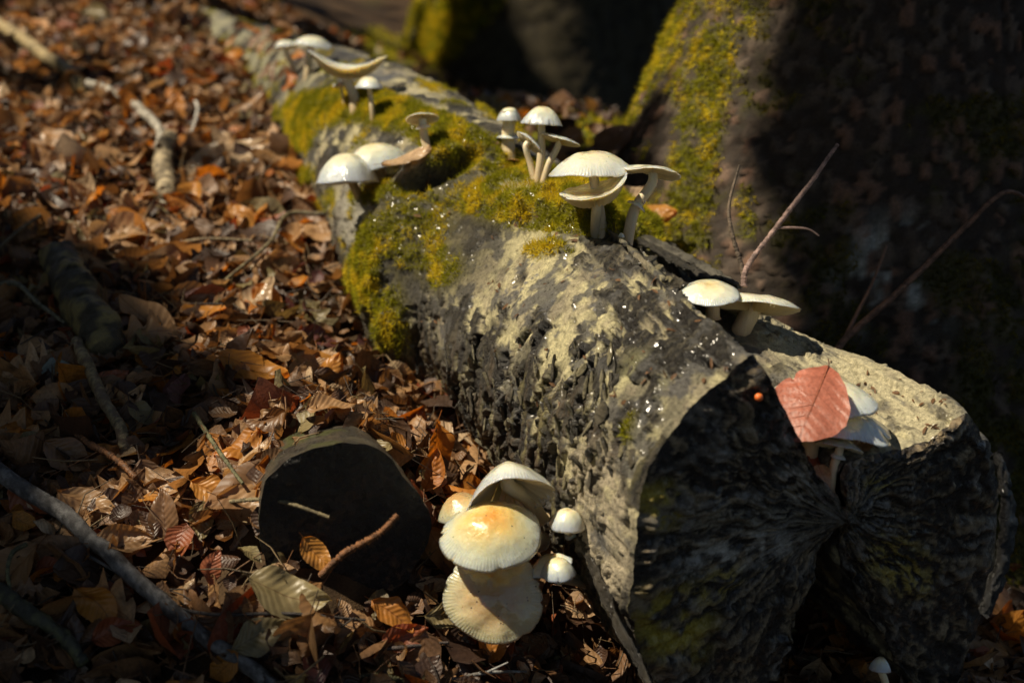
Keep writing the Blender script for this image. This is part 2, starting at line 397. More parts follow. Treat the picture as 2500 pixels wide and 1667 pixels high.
TT = np.concatenate([np.arange(0, 58, 0.15), np.geomspace(58, _sl[-1] - 0.5, 190)])
_rk = np.interp(np.linspace(0, len(SPK) - 1, 600), np.arange(len(SPK)), SPR)
CEN = np.stack([np.interp(TT, _sl, _sp[:, k]) for k in range(3)], 1); RAD = np.interp(TT, _sl, _rk)
_T = np.gradient(CEN, axis=0); _T /= np.linalg.norm(_T, axis=1)[:, None]
_T = _T * ss(0, 20, TT)[:, None] + AX * (1 - ss(0, 20, TT))[:, None]; _T /= np.linalg.norm(_T, axis=1)[:, None]
_E2 = np.array([0, 0, 1.0]) - _T * _T[:, 2:3]; _E2 /= np.linalg.norm(_E2, axis=1)[:, None]; _E1 = np.cross(_T, _E2)
LT, LPHI = np.meshgrid(TT, PHI, indexing='ij')
ph = LPHI % (2 * math.pi)
_nt = np.exp(-((np.degrees(LPHI) - 432) / 27.0) ** 2)                  # the notch runs further back than the rest of the cut's outline
wN = ss(2, 36, LT) * (1 - _nt) + ss(12, 50, LT) * _nt
# branch collar: a swollen rim wrapping over the left shoulder
tc = 47 + 3.0 * np.sin(ph * 1.0 + 0.6)
side = ss(1.2, 1.7, ph) * (1 - ss(3.6, 4.4, ph))
rr = RAD[:, None] * np.ones(NA) + side * (2.2 * np.exp(-((LT - tc) / 3.6) ** 2) + 1.0 * ss(-1, 3, LT - tc) * (1 - ss(10, 30, LT - tc)))
rr = rr - 0.9 * side * np.exp(-((LT - tc + 6) / 3.0) ** 2)
circ = np.stack([np.cos(ph) * rr, np.sin(ph) * rr], 2)
q2 = OUT2[None] * (1 - wN)[:, :, None] + circ * wN[:, :, None]
LV = CEN[:, None] + _E1[:, None] * q2[:, :, :1] + _E2[:, None] * q2[:, :, 1:]
def grid_normals(V3, wrap=True):
    du = np.gradient(V3, axis=0)
    dv = (np.roll(V3, -1, 1) - np.roll(V3, 1, 1)) if wrap else np.gradient(V3, axis=1)
    n = np.cross(dv, du); return n / np.maximum(np.linalg.norm(n, axis=2), 1e-9)[:, :, None]
LN = grid_normals(LV)
_cd = LV - CEN[:, None]
if np.mean(np.sum(LN * _cd, 2)) < 0: LN = -LN
P0 = LV.reshape(-1, 3); N0 = LN.reshape(-1, 3); t_ = LT.ravel(); p_ = ph.ravel()
lpx, lpy, ld = proj(P0); face = np.sum(N0 * (-P0), 1) > -4
# bark coordinates: along the trunk, around the trunk
UC = np.stack([t_, p_ * 12.0, 0 * t_], 1)
flank = blob(lpx, lpy, 1190, 1050, 390, 185, 12, 0.35) * face
flank = np.maximum(flank, ss(3.0, 3.5, p_) * (1 - ss(4.2, 4.8, p_)))
wv = np.stack([fbm(UC / 3.0, 3, 41), fbm(UC / 3.0, 3, 42), 0 * t_], 1) - 0.5
fib = ridged((UC + wv * 2.6) * np.array([0.95, 0.13, 1]), 4, 51)          # grooves running round the trunk
fibf = fbm((UC + wv * 0.9) * np.array([3.6, 0.30, 1]), 4, 52, 0.65)
crk = ridged((UC + wv * 3) * np.array([0.30, 0.22, 1]) + 3.3, 3, 61)
blot = fbm((P0 + 0) / 3.4, 5, 71); blot2 = fbm(P0 / 1.1, 4, 72); big = fbm(P0 / 8.0, 3, 73)
warts = voro(P0 / 0.75, 81)[0]
upper = blob(lpx, lpy, 1400, 800, 420, 280, 35, 0.4) * face
rside = blob(lpx, lpy, 1640, 760, 260, 150, 40, 0.5) * face               # weathered grain near the right shoulder
grain = ridged((UC + wv * 1.0) * np.array([0.22, 1.5, 1]), 3, 55)
front = (1 - ss(0.5, 4, t_))
pit = blob(lpx, lpy, 1510, 790, 60, 40, 30, 0.6) * face
disp = 0.9 * (big - 0.5) + 0.4 * (blot - 0.5) + 0.16 * (blot2 - 0.5) + 0.16 * (fbm(P0 / 0.45, 3, 78, 0.7) - 0.5)
slot = ss(0.57, 0.64, fbm((UC + wv * 1.5) * np.array([0.85, 0.20, 1]), 4, 57))
disp += flank * (-0.25 * ss(0.70, 0.95, fib) + 0.75 * (fibf - 0.5) - 0.7 * slot)
disp += rside * (-0.35 * ss(0.65, 0.92, grain) + 0.15 * (grain - 0.5))
crack = ss(0.80, 0.95, crk) * ss(0.45, 0.6, blot)
disp += -0.35 * crack * (1 - 0.5 * flank)
disp -= pit * 0.9 * ss(0.45, 0.6, blot2)
fl = np.clip(flank, 0, 1); rs = np.clip(rside * (1 - fl), 0, 1)
nb = fbm(P0 / 2.6, 5, 133, 0.62) * (1 - fl - rs).clip(0, 1) + fbm((UC + wv * 1.8) * np.array([1.15, 0.20, 1]), 5, 131, 0.62) * fl + fbm((UC + wv * 1.5) * np.array([0.20, 1.0, 1]), 5, 132, 0.62) * rs
def B_(*a): return blob(lpx, lpy, *a) * face
bias = -0.02 + 0.10 * fl + 0.04 * rs - 0.15 * B_(1310, 720, 240, 125, 22, 0.4) - 0.10 * B_(1690, 960, 170, 85, -35, 0.5) - 0.09 * B_(1470, 1260, 90, 190, -8, 0.4) + 0.06 * B_(1600, 700, 200, 80, 35, 0.5) + 0.10 * B_(1010, 800, 90, 260, -8, 0.5) + 0.06 * B_(1560, 860, 120, 90, 30, 0.5)
slits = np.maximum.reduce([band(lpx, lpy, q, w2) for q, w2 in (([(1165, 830), (1155, 950)], 14), ([(1232, 870), (1226, 935)], 10), ([(1300, 790), (1258, 850)], 9), ([(1335, 800), (1302, 852)], 13), ([(1485, 830), (1430, 910), (1385, 960)], 9),
    ([(1430, 980), (1400, 1090)], 9), ([(1330, 940), (1300, 1010)], 13), ([(1270, 1000), (1255, 1100)], 10), ([(1120, 930), (1110, 1040)], 9), ([(1450, 830), (1400, 880)], 6), ([(1520, 1010), (1500, 1090)], 12), ([(1590, 640), (1690, 690)], 7), ([(1540, 610), (1600, 650)], 6), ([(1680, 870), (1780, 900)], 4), ([(1200, 1060), (1190, 1150)], 8), ([(1360, 1060), (1350, 1160)], 9))]) * face * ss(0.30, 0.45, fbm(P0 / 0.8, 3, 137))
disp -= 0.65 * slits
plate = ss(0.497, 0.517, nb + bias)                                        # torn remains of the outer bark
pedge = np.exp(-((nb + bias - 0.507) / 0.012) ** 2)
disp += 0.34 * plate * (0.8 + 0.6 * (fibf - 0.5)) * (1 - front * 0.5)
wm = blob(lpx, lpy, 1270, 730, 220, 110, 20, 0.5) * face
wart = (1 - ss(0.18, 0.36, warts)) * ss(0.45, 0.62, fbm(P0 / 2.2, 3, 83)) * wm
disp += 0.13 * wart
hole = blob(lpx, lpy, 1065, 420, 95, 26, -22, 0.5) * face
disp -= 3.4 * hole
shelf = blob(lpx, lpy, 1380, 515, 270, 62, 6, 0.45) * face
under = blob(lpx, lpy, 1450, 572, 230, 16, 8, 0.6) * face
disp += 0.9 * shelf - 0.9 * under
# moss cover
mm = np.maximum.reduce([shelf, blob(lpx, lpy, 905, 640, 42, 115, 12, 0.5), blob(lpx, lpy, 950, 760, 50, 110, -12, 0.5) * 0.8,
    band(lpx, lpy, [(760, 270), (900, 260), (1010, 300), (1120, 350), (1210, 390)], 46), band(lpx, lpy, [(740, 270), (740, 330)], 40),
    band(lpx, lpy, [(880, 480), (1000, 450), (1160, 400)], 22) * 0.8, band(lpx, lpy, [(1220, 400), (1330, 440), (1500, 520), (1600, 580)], 26),
    blob(lpx, lpy, 1010, 560, 90, 110, 30, 0.5) * 0.62, blob(lpx, lpy, 1340, 612, 60, 16, 0, 0.5), blob(lpx, lpy, 1545, 1050, 14, 40, 10, 0.5) * 0.7,
    blob(lpx, lpy, 735, 430, 40, 22, 0, 0.5), blob(lpx, lpy, 1080, 650, 60, 60, 0, 0.5) * 0.55])
mossm = mm * face * ss(0.34, 0.52, 0.5 * fbm(P0 / 2.6, 3, 101) + 0.5 * fbm(P0 / 0.9, 3, 102) + 0.12 * (mm > 0.8))
mossm = np.maximum(mossm, 0.5 * ss(0.62, 0.72, fbm(P0 / 3.0, 4, 103)) * (t_ > 44) * face) * (1 - hole)
disp += 0.45 * mossm + 1.0 * mossm * (fbm(P0 / 0.9, 3, 104) - 0.5)
edge0 = 0.35 + 0.65 * ss(0, 0.6, t_)
LVd = P0 + N0 * (disp * edge0)[:, None]
# bark colour, near black in the slits, the hollow and under the moss shelf
bare = mixc(np.tile([0.19, 0.172, 0.115], (len(P0), 1)), (0.54, 0.485, 0.28), ss(0.42, 0.56, blot + 0.06 * upper))
bare = mixc(bare, (0.34, 0.29, 0.20), ss(0.50, 0.62, fbm(P0 / 1.5, 4, 76)) * 0.6)
bare = mixc(bare, (0.085, 0.085, 0.088), ss(0.51, 0.58, fbm(P0 / 2.0, 5, 75, 0.62)) * 0.85)
skin = mixc(np.tile([0.018, 0.016, 0.013], (len(P0), 1)), (0.085, 0.074, 0.050), ss(0.48, 0.66, fibf))
skin = mixc(skin, (0.10, 0.097, 0.09), ss(0.56, 0.66, fbm(P0 / 1.2, 4, 74)) * 0.7 * (1 - fl))
skin = mixc(skin, (0.10, 0.072, 0.042), fl * ss(0.40, 0.62, fbm(UC * np.array([1.6, 0.22, 1]) + 4.0, 4, 82)) * 0.8)
skin = mixc(skin, (0.19, 0.165, 0.065), fl * ss(0.58, 0.68, fbm(UC * np.array([2.2, 0.35, 1]), 4, 80)) * 0.8)
lc = bare * (1 - plate[:, None]) + skin * plate[:, None]
lc = mixc(lc, (0.02, 0.017, 0.014), pedge * 0.55)
lc = mixc(lc, (0.010, 0.008, 0.007), slits * 0.92)
lc = mixc(lc, (0.17, 0.17, 0.18), ss(0.35, 0.7, wart) * 0.9)
lc = mixc(lc, (0.02, 0.017, 0.014), rs * ss(0.78, 0.92, grain) * 0.8)
lc = mixc(lc, (0.014, 0.011, 0.009), np.clip(flank * slot + 0.6 * flank * ss(0.72, 0.9, fib) + crack * 0.9 + 0.9 * pit * ss(0.45, 0.6, blot2), 0, 1))
strip = blob(lpx, lpy, 1470, 1270, 75, 190, -8, 0.25) * face * ss(0.30, 0.42, blot)
lc = mixc(lc, (0.42, 0.36, 0.25), strip * (1 - 0.75 * ss(0.52, 0.62, blot2)))
lc = mixc(lc, (0.36, 0.34, 0.17), blob(lpx, lpy, 1620, 980, 110, 70, 50, 0.5) * face * ss(0.40, 0.55, blot))
lobe = np.maximum(blob(lpx, lpy, 2140, 980, 220, 130, 30, 0.4), blob(lpx, lpy, 1960, 850, 120, 50, 30, 0.5)) * (p_ > 0) * ((p_ < 1.25) | (p_ > 6.0))
lc = mixc(lc, (0.50, 0.45, 0.29), lobe * (1 - 0.75 * ss(0.55, 0.66, fbm(UC * np.array([0.6, 3.0, 1]), 4, 77))))
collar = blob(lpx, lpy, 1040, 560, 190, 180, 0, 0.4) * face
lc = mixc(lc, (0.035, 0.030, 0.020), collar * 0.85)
lc = mixc(lc, (0.33, 0.31, 0.25), blob(lpx, lpy, 880, 520, 60, 90, 0, 0.5) * face * (t_ > 50) * ss(0.4, 0.5, blot))
lc = mixc(lc, (0.30, 0.29, 0.19), blob(lpx, lpy, 600, 140, 170, 70, 30, 0.5) * face * ss(0.35, 0.55, blot))
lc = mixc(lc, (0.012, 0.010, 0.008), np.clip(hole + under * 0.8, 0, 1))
lc = mixc(lc, (0.17, 0.15, 0.02), np.clip(mossm, 0, 1) * 0.9)
log = thing('fallen_log', 'big mossy fallen log with notched dark sawn end and white mushrooms', 'log', C0 + np.array([0, 0, -12]))
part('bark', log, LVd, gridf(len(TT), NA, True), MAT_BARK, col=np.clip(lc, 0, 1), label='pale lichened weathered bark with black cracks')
NT_ = len(TT); LV3 = LVd.reshape(NT_, NA, 3); LN3 = grid_normals(LV3)
if np.mean(np.sum(LN3 * _cd, 2)) < 0: LN3 = -LN3
_bt = np.arange(0, NT_, 3); _bp = np.arange(0, NA, 3)
_bv = LV3[_bt][:, _bp].reshape(-1, 3)
BVH_L = BVHTree.FromPolygons([tuple(v) for v in _bv], [tuple(f) for f in gridf(len(_bt), len(_bp), True).tolist()])

# old saw cut closing the front of the log
cs = np.linspace(0, 1, 90)
ctr = np.array([np.mean(OUT2[:, 0]) * 0 + (_pl[39] @ E1 + _pl[18] @ E1) / 2, (_pl[39] @ E2 + _pl[18] @ E2) / 2])
edge3 = LV3[0]; ctr3 = C0 + E1 * ctr[0] + E2 * ctr[1]
CV = ctr3 + (edge3[None] - ctr3) * (1 - cs)[:, None, None]
CVf = CV.reshape(-1, 3); rel = CVf - ctr3; ca = np.arctan2(rel @ E2, rel @ E1); cr = np.linalg.norm(rel, axis=1)
RC = np.stack([cr, ca * 9, 0 * cr], 1)
cw = np.stack([fbm(CVf / 2.5, 3, 111), fbm(CVf / 2.5, 3, 112), 0 * cr], 1) - 0.5
QX = np.stack([rel @ E1, rel @ E2, 0 * cr], 1)
PQ = np.stack([cr, np.cos(ca) * 9, np.sin(ca) * 9], 1) + cw[:, [0, 1, 0]] * np.array([4.0, 2.4, 2.4]) + 0.10 * QX[:, [2, 0, 1]]
strat = ridged(PQ * np.array([0.10, 0.75, 0.75]), 4, 115)
fine = fbm(PQ * np.array([0.28, 2.6, 2.6]), 5, 118, 0.68)
cd = 0.9 * (fbm(CVf / 3.2, 4, 113) - 0.5) + 0.7 * (strat - 0.5) + 0.7 * (fine - 0.5) + 0.35 * (fbm(CVf / 0.8, 3, 119) - 0.5)
step = ss(0.48, 0.52, fbm((QX + cw * 4) / np.array([5.0, 2.6, 1]), 3, 121)); cd += 0.35 * step
cd *= ss(0.0, 0.08, 1 - np.repeat(1 - cs, NA)); cd += 1.2 * np.exp(-(cr / 2.2) ** 2)
CVd = CVf - AX * cd[:, None]
cpx, cpy, _ = proj(CVf)
cc = mixc(np.tile([0.026, 0.021, 0.017], (len(CVf), 1)), (0.26, 0.20, 0.12), ss(0.50, 0.66, fine))
cc = mixc(cc, (0.42, 0.32, 0.04), np.maximum(blob(cpx, cpy, 1610, 1230, 60, 50, 0, 0.6), blob(cpx, cpy, 1640, 1520, 90, 90, 0, 0.6)) * ss(0.42, 0.6, fbm(CVf / 1.2, 4, 122)))
cc = mixc(cc, (0.40, 0.31, 0.06), np.maximum(blob(cpx, cpy, 2190, 1370, 90, 60, 40, 0.6), np.maximum(blob(cpx, cpy, 2140, 1170, 40, 16, 0, 0.6), blob(cpx, cpy, 1750, 1430, 60, 30, -30, 0.6))) * ss(0.45, 0.6, fine))
cc = mixc(cc, (0.42, 0.39, 0.33), np.maximum(blob(cpx, cpy, 1810, 1340, 150, 42, -12, 0.6), blob(cpx, cpy, 1960, 1190, 70, 40, 40, 0.6)) * ss(0.46, 0.6, fbm(CVf / 0.9, 4, 125)))
cc = mixc(cc, (0.24, 0.21, 0.15), np.maximum(blob(cpx, cpy, 1870, 1260, 110, 30, 5, 0.5), blob(cpx, cpy, 1680, 1260, 110, 22, 15, 0.5)) * ss(0.4, 0.6, fine))
cc = mixc(cc, (0.22, 0.20, 0.17), ss(0.72, 0.85, strat) * ss(0.5, 0.6, fbm(CVf / 2.5, 3, 127)) * 0.8)
part('cut_face', log, CVd, gridf(len(cs), NA, True)[:, ::-1], MAT_CUT, col=np.clip(cc, 0, 1), label='blackened rough old saw cut split by a deep notch')

# ------------------------------------------------------------------ trees behind
def trunk_mesh(cx, cy, zb, zt, r0, flare, fl, nz, na, lobes, seed, plate=2.2, depth=1.0, soft=None):
    z = np.concatenate([np.linspace(zb, zb + (zt - zb) * 0.25, int(nz * 0.75)), np.linspace(zb + (zt - zb) * 0.25, zt, nz - int(nz * 0.75) + 1)[1:]])
    th = np.linspace(0, 2 * math.pi, na, endpoint=False); Z, TH = np.meshgrid(z, th, indexing='ij')
    lob = 1 + sum(a * np.cos(TH * k + b) for k, a, b in lobes)
    fe = flare * np.exp(-(Z - zb) / fl) if soft is None else soft[1] * (soft[0] * np.exp(-Z / fl)) / (soft[1] + soft[0] * np.exp(-Z / fl))
    r = r0 + fe * np.clip(lob, 0.15, 3) + r0 * 0.05 * np.cos(3 * TH + Z * 0.01 + seed)
    V = np.stack([cx + np.cos(TH) * r, cy + np.sin(TH) * r, Z], 2).reshape(-1, 3)
    N = np.stack([np.cos(TH), np.sin(TH), 0.15 + 0 * Z], 2).reshape(-1, 3)
    q = np.stack([V[:, 0] / plate, V[:, 1] / plate, V[:, 2] / (plate * 1.8)], 1)
    q = q + 0.6 * np.stack([fbm(q * 0.8, 2, seed + 1), fbm(q * 0.8, 2, seed + 2), fbm(q * 0.8, 2, seed + 3)], 1)
    d1, d2, cid = voro(q, seed); gap = ss(0.02, 0.14, d2 - d1)
    h = depth * (gap * (0.4 + 0.6 * cid) + 1.2 * (fbm(V / (plate * 0.5), 4, seed + 9, 0.6) - 0.5))
    return V + N * h[:, None], gridf(nz, na, True), gap, cid, N, TH.ravel()
TX, TY = 47.5, 163.0
tV, tF, tg, tci, tN, tTH = trunk_mesh(TX, TY, -56, 420, 21, 40, 19, 420, 420, [(1, 0.78, -3.0), (5, 0.08, 0.9)], 201, 1.25, 0.65, (12.5, 22.0))
tpx, tpy, _ = proj(tV)
tcl = mixc(np.tile([0.036, 0.027, 0.021], (len(tV), 1)), (0.12, 0.090, 0.068), tg * ss(0.2, 0.9, tci))
tcl = mixc(tcl, (0.15, 0.080, 0.052), tg * ss(0.75, 0.85, tci) * 0.8)
mz = fbm(tV / 5.0, 4, 211)
tm = np.maximum.reduce([band(tpx, tpy, [(1740, 120), (1720, 250), (1690, 400), (1670, 560), (1690, 640)], 60) , band(tpx, tpy, [(1640, 60), (1560, 220), (1510, 300)], 34) * 0.9,
    0.62 * ss(0.48, 0.62, mz) * ss(1300, 500, tpx * 0 + np.abs(tpy - 600)), 0.9 * ss(2250, 2420, tpx) * ss(700, 900, tpy)]) * ss(0.36, 0.54, fbm(tV / 2.2, 4, 213) + 0.06 + 0.10 * band(tpx, tpy, [(1740, 120), (1720, 250), (1690, 400), (1670, 560), (1690, 640)], 50))
tm = np.clip(tm, 0, 1) * (tpx < 3200)
tcl = mixc(tcl, (0.06, 0.058, 0.014), tm * 0.9)
tcl = mixc(tcl, (0.30, 0.31, 0.29), blob(tpx, tpy, 2190, 680, 130, 130, 0, 0.6) * ss(0.56, 0.68, fbm(tV / np.array([1.6, 1.6, 4.0]), 4, 215)))
spruce = thing('spruce_tree', 'large dark spruce trunk with scaly bark and bright moss on its flaring root', 'tree', (TX, TY, -56))
part('trunk', spruce, tV, tF, MAT_TREE, col=np.clip(tcl, 0, 1))
# a mossy beech trunk out of focus behind the log
BX, BY = P(1345, 250, 345)[:2]
bV, bF, bgp, bci, bN, bTH = trunk_mesh(BX, BY, -20, 520, 27, 22, 26, 160, 160, [(4, 0.3, 1.0), (1, 0.5, 3.0)], 301, 4.0, 0.7)
bqx, bqy, _ = proj(bV)
bcl = mixc(np.tile([0.018, 0.014, 0.008], (len(bV), 1)), (0.036, 0.029, 0.015), bgp)
bm = band(bqx, bqy, [(1180, -60), (1090, 40), (980, 150), (900, 230)], 75) * ss(0.3, 0.5, fbm(bV / 5.0, 3, 311))
bcl = mixc(bcl, (0.13, 0.125, 0.018), np.clip(bm, 0, 1))
beech = thing('mossy_tree', 'dark blurred tree trunk with a mossy left root behind the log', 'tree', (BX, BY, -20))
part('trunk', beech, bV, bF, MAT_TREE, col=bcl)
for k, (x_, y_, r_, lab) in enumerate([(-112, 560, 12, 'slim dim trunk far up the slope behind the leafy bank'), (-20, 760, 20, 'distant shaded trunk beyond the mossy tree'), (-260, 700, 22, 'distant thick trunk above the leafy bank'),
                           (60, 900, 26, 'furthest dark trunk in the woods behind the mossy tree')]):
    zb = float(ground_z(x_, y_)[0]) - 5
    v, f, g_, ci, _, _ = trunk_mesh(x_, y_, zb, zb + 700, r_, r_ * 0.7, 25, 60, 60, [(4, 0.3, k)], 330 + k, 5.0, 0.6)
    tr = thing('woodland_tree', lab, 'tree', (x_, y_, zb))
    part('trunk', tr, v, f, MAT_TREE, col=mixc(np.tile([0.022, 0.017, 0.012], (len(v), 1)), (0.06, 0.05, 0.03), g_ * ci))

# ------------------------------------------------------------------ moss (real blades)
def moss_blades(Pts, Nrm, col, length, width, lean=0.7, seed=0):
    r = np.random.default_rng(seed); n = len(Pts)
    rv = r.normal(size=(n, 3)); d = Nrm + lean * rv; d /= np.linalg.norm(d, axis=1)[:, None]
    sd = np.cross(d, r.normal(size=(n, 3))); sd /= np.linalg.norm(sd, axis=1)[:, None]
    L = length * r.uniform(0.5, 1.3, n)[:, None]; w_ = width * r.uniform(0.6, 1.3, n)[:, None]
    V = np.stack([Pts - sd * w_ / 2 - Nrm * 0.05, Pts + sd * w_ / 2 - Nrm * 0.05, Pts + d * L], 1).reshape(-1, 3)
    c = np.repeat(np.clip(col, 0, 1), 3, axis=0)
    return V, np.arange(3 * n).reshape(-1, 3), c
def sample_grid(V3, N3, mask3, n, seed, wrap=True):
    r = np.random.default_rng(seed); a, b = mask3.shape
    wgt = mask3.ravel() * np.linalg.norm(np.cross(np.gradient(V3, axis=0), np.gradient(V3, axis=1)), axis=2).ravel()
    i = r.choice(a * b, n, p=wgt / wgt.sum()); u, v = i // b, i % b
    u2 = np.minimum(u + 1, a - 1); v2 = (v + 1) % b if wrap else np.minimum(v + 1, b - 1)
    f = r.random((n, 1)); g = r.random((n, 1)); p = V3[u, v]
    return p + f * (V3[u2, v] - p) + g * (V3[u, v2] - p), N3[u, v], i
def moss_col(Pts, seed, bright=1.0):
    r = np.random.default_rng(seed); n = len(Pts); k = fbm(Pts / 1.6, 3, seed)
    c = mixc(np.tile([0.36, 0.34, 0.014], (n, 1)), (0.56, 0.43, 0.022), ss(0.45, 0.65, k))
    c = mixc(c, (0.16, 0.165, 0.010), ss(0.55, 0.4, k) * 0.6)
    return c * r.uniform(0.6, 1.35, (n, 1)) * bright
pm = np.clip(mossm, 0, 1).reshape(NT_, NA); pm = np.where(pm > 0.35, pm, 0)
mp_, mn_, mi_ = sample_grid(LV3, LN3, pm, 150000, 5)
V, F, c = moss_blades(mp_, mn_, moss_col(mp_, 401), 0.55, 0.085, 0.8, 6)
part('moss', log, V, F, MAT_MOSS, col=c, kind='stuff', smooth=False, label='bright yellow-green moss cushions on the log')
tV3 = tV.reshape(420, 420, 3); tN3 = tN.reshape(420, 420, 3); tmm = tm.reshape(420, 420) * (tN3[:, :, 1] < 0.35)
mp_, mn_, mi_ = sample_grid(tV3, tN3, np.where(tmm > 0.3, tmm, 0), 90000, 7)
V, F, c = moss_blades(mp_, mn_ + np.array([0, 0, -0.4]), moss_col(mp_, 402, 0.95) * np.where(proj(mp_)[0] > 1850, 0.30, 1.0)[:, None], 0.75, 0.16, 0.6, 8)  # moss right of the bright streak darkened in colour in place of shade
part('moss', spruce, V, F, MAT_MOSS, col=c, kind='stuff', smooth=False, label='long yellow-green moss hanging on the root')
bV3 = bV.reshape(160, 160, 3); bN3 = bN.reshape(160, 160, 3); bmm = np.clip(bm, 0, 1).reshape(160, 160) * (bN3[:, :, 1] < 0.3)
mp_, mn_, mi_ = sample_grid(bV3, bN3, bmm, 14000, 9)
V, F, c = moss_blades(mp_, mn_, moss_col(mp_, 403, 0.8), 1.6, 0.5, 0.7, 10)
part('moss', beech, V, F, MAT_MOSS, col=c, kind='stuff', smooth=False)
G3 = GV.reshape(len(_gx), len(_gy), 3); gN3 = np.tile([0, 0, 1.0], (len(_gx), len(_gy), 1))
gmm = (np.clip(gm, 0, 1) * (gpx > -200) * (gpx < 2700) * (gd > 0) * (gd < 420)).reshape(len(_gx), len(_gy))
mp_, mn_, mi_ = sample_grid(G3, gN3, gmm, 45000, 12, False)
V, F, c = moss_blades(mp_, mn_, moss_col(mp_, 404, 0.9), 1.4, 0.35, 0.6, 13)
gmoss = solo('ground_moss', V, F, MAT_MOSS, 'green moss carpet on the forest floor behind the log', 'moss', None, 'stuff', col=c, smooth=False)

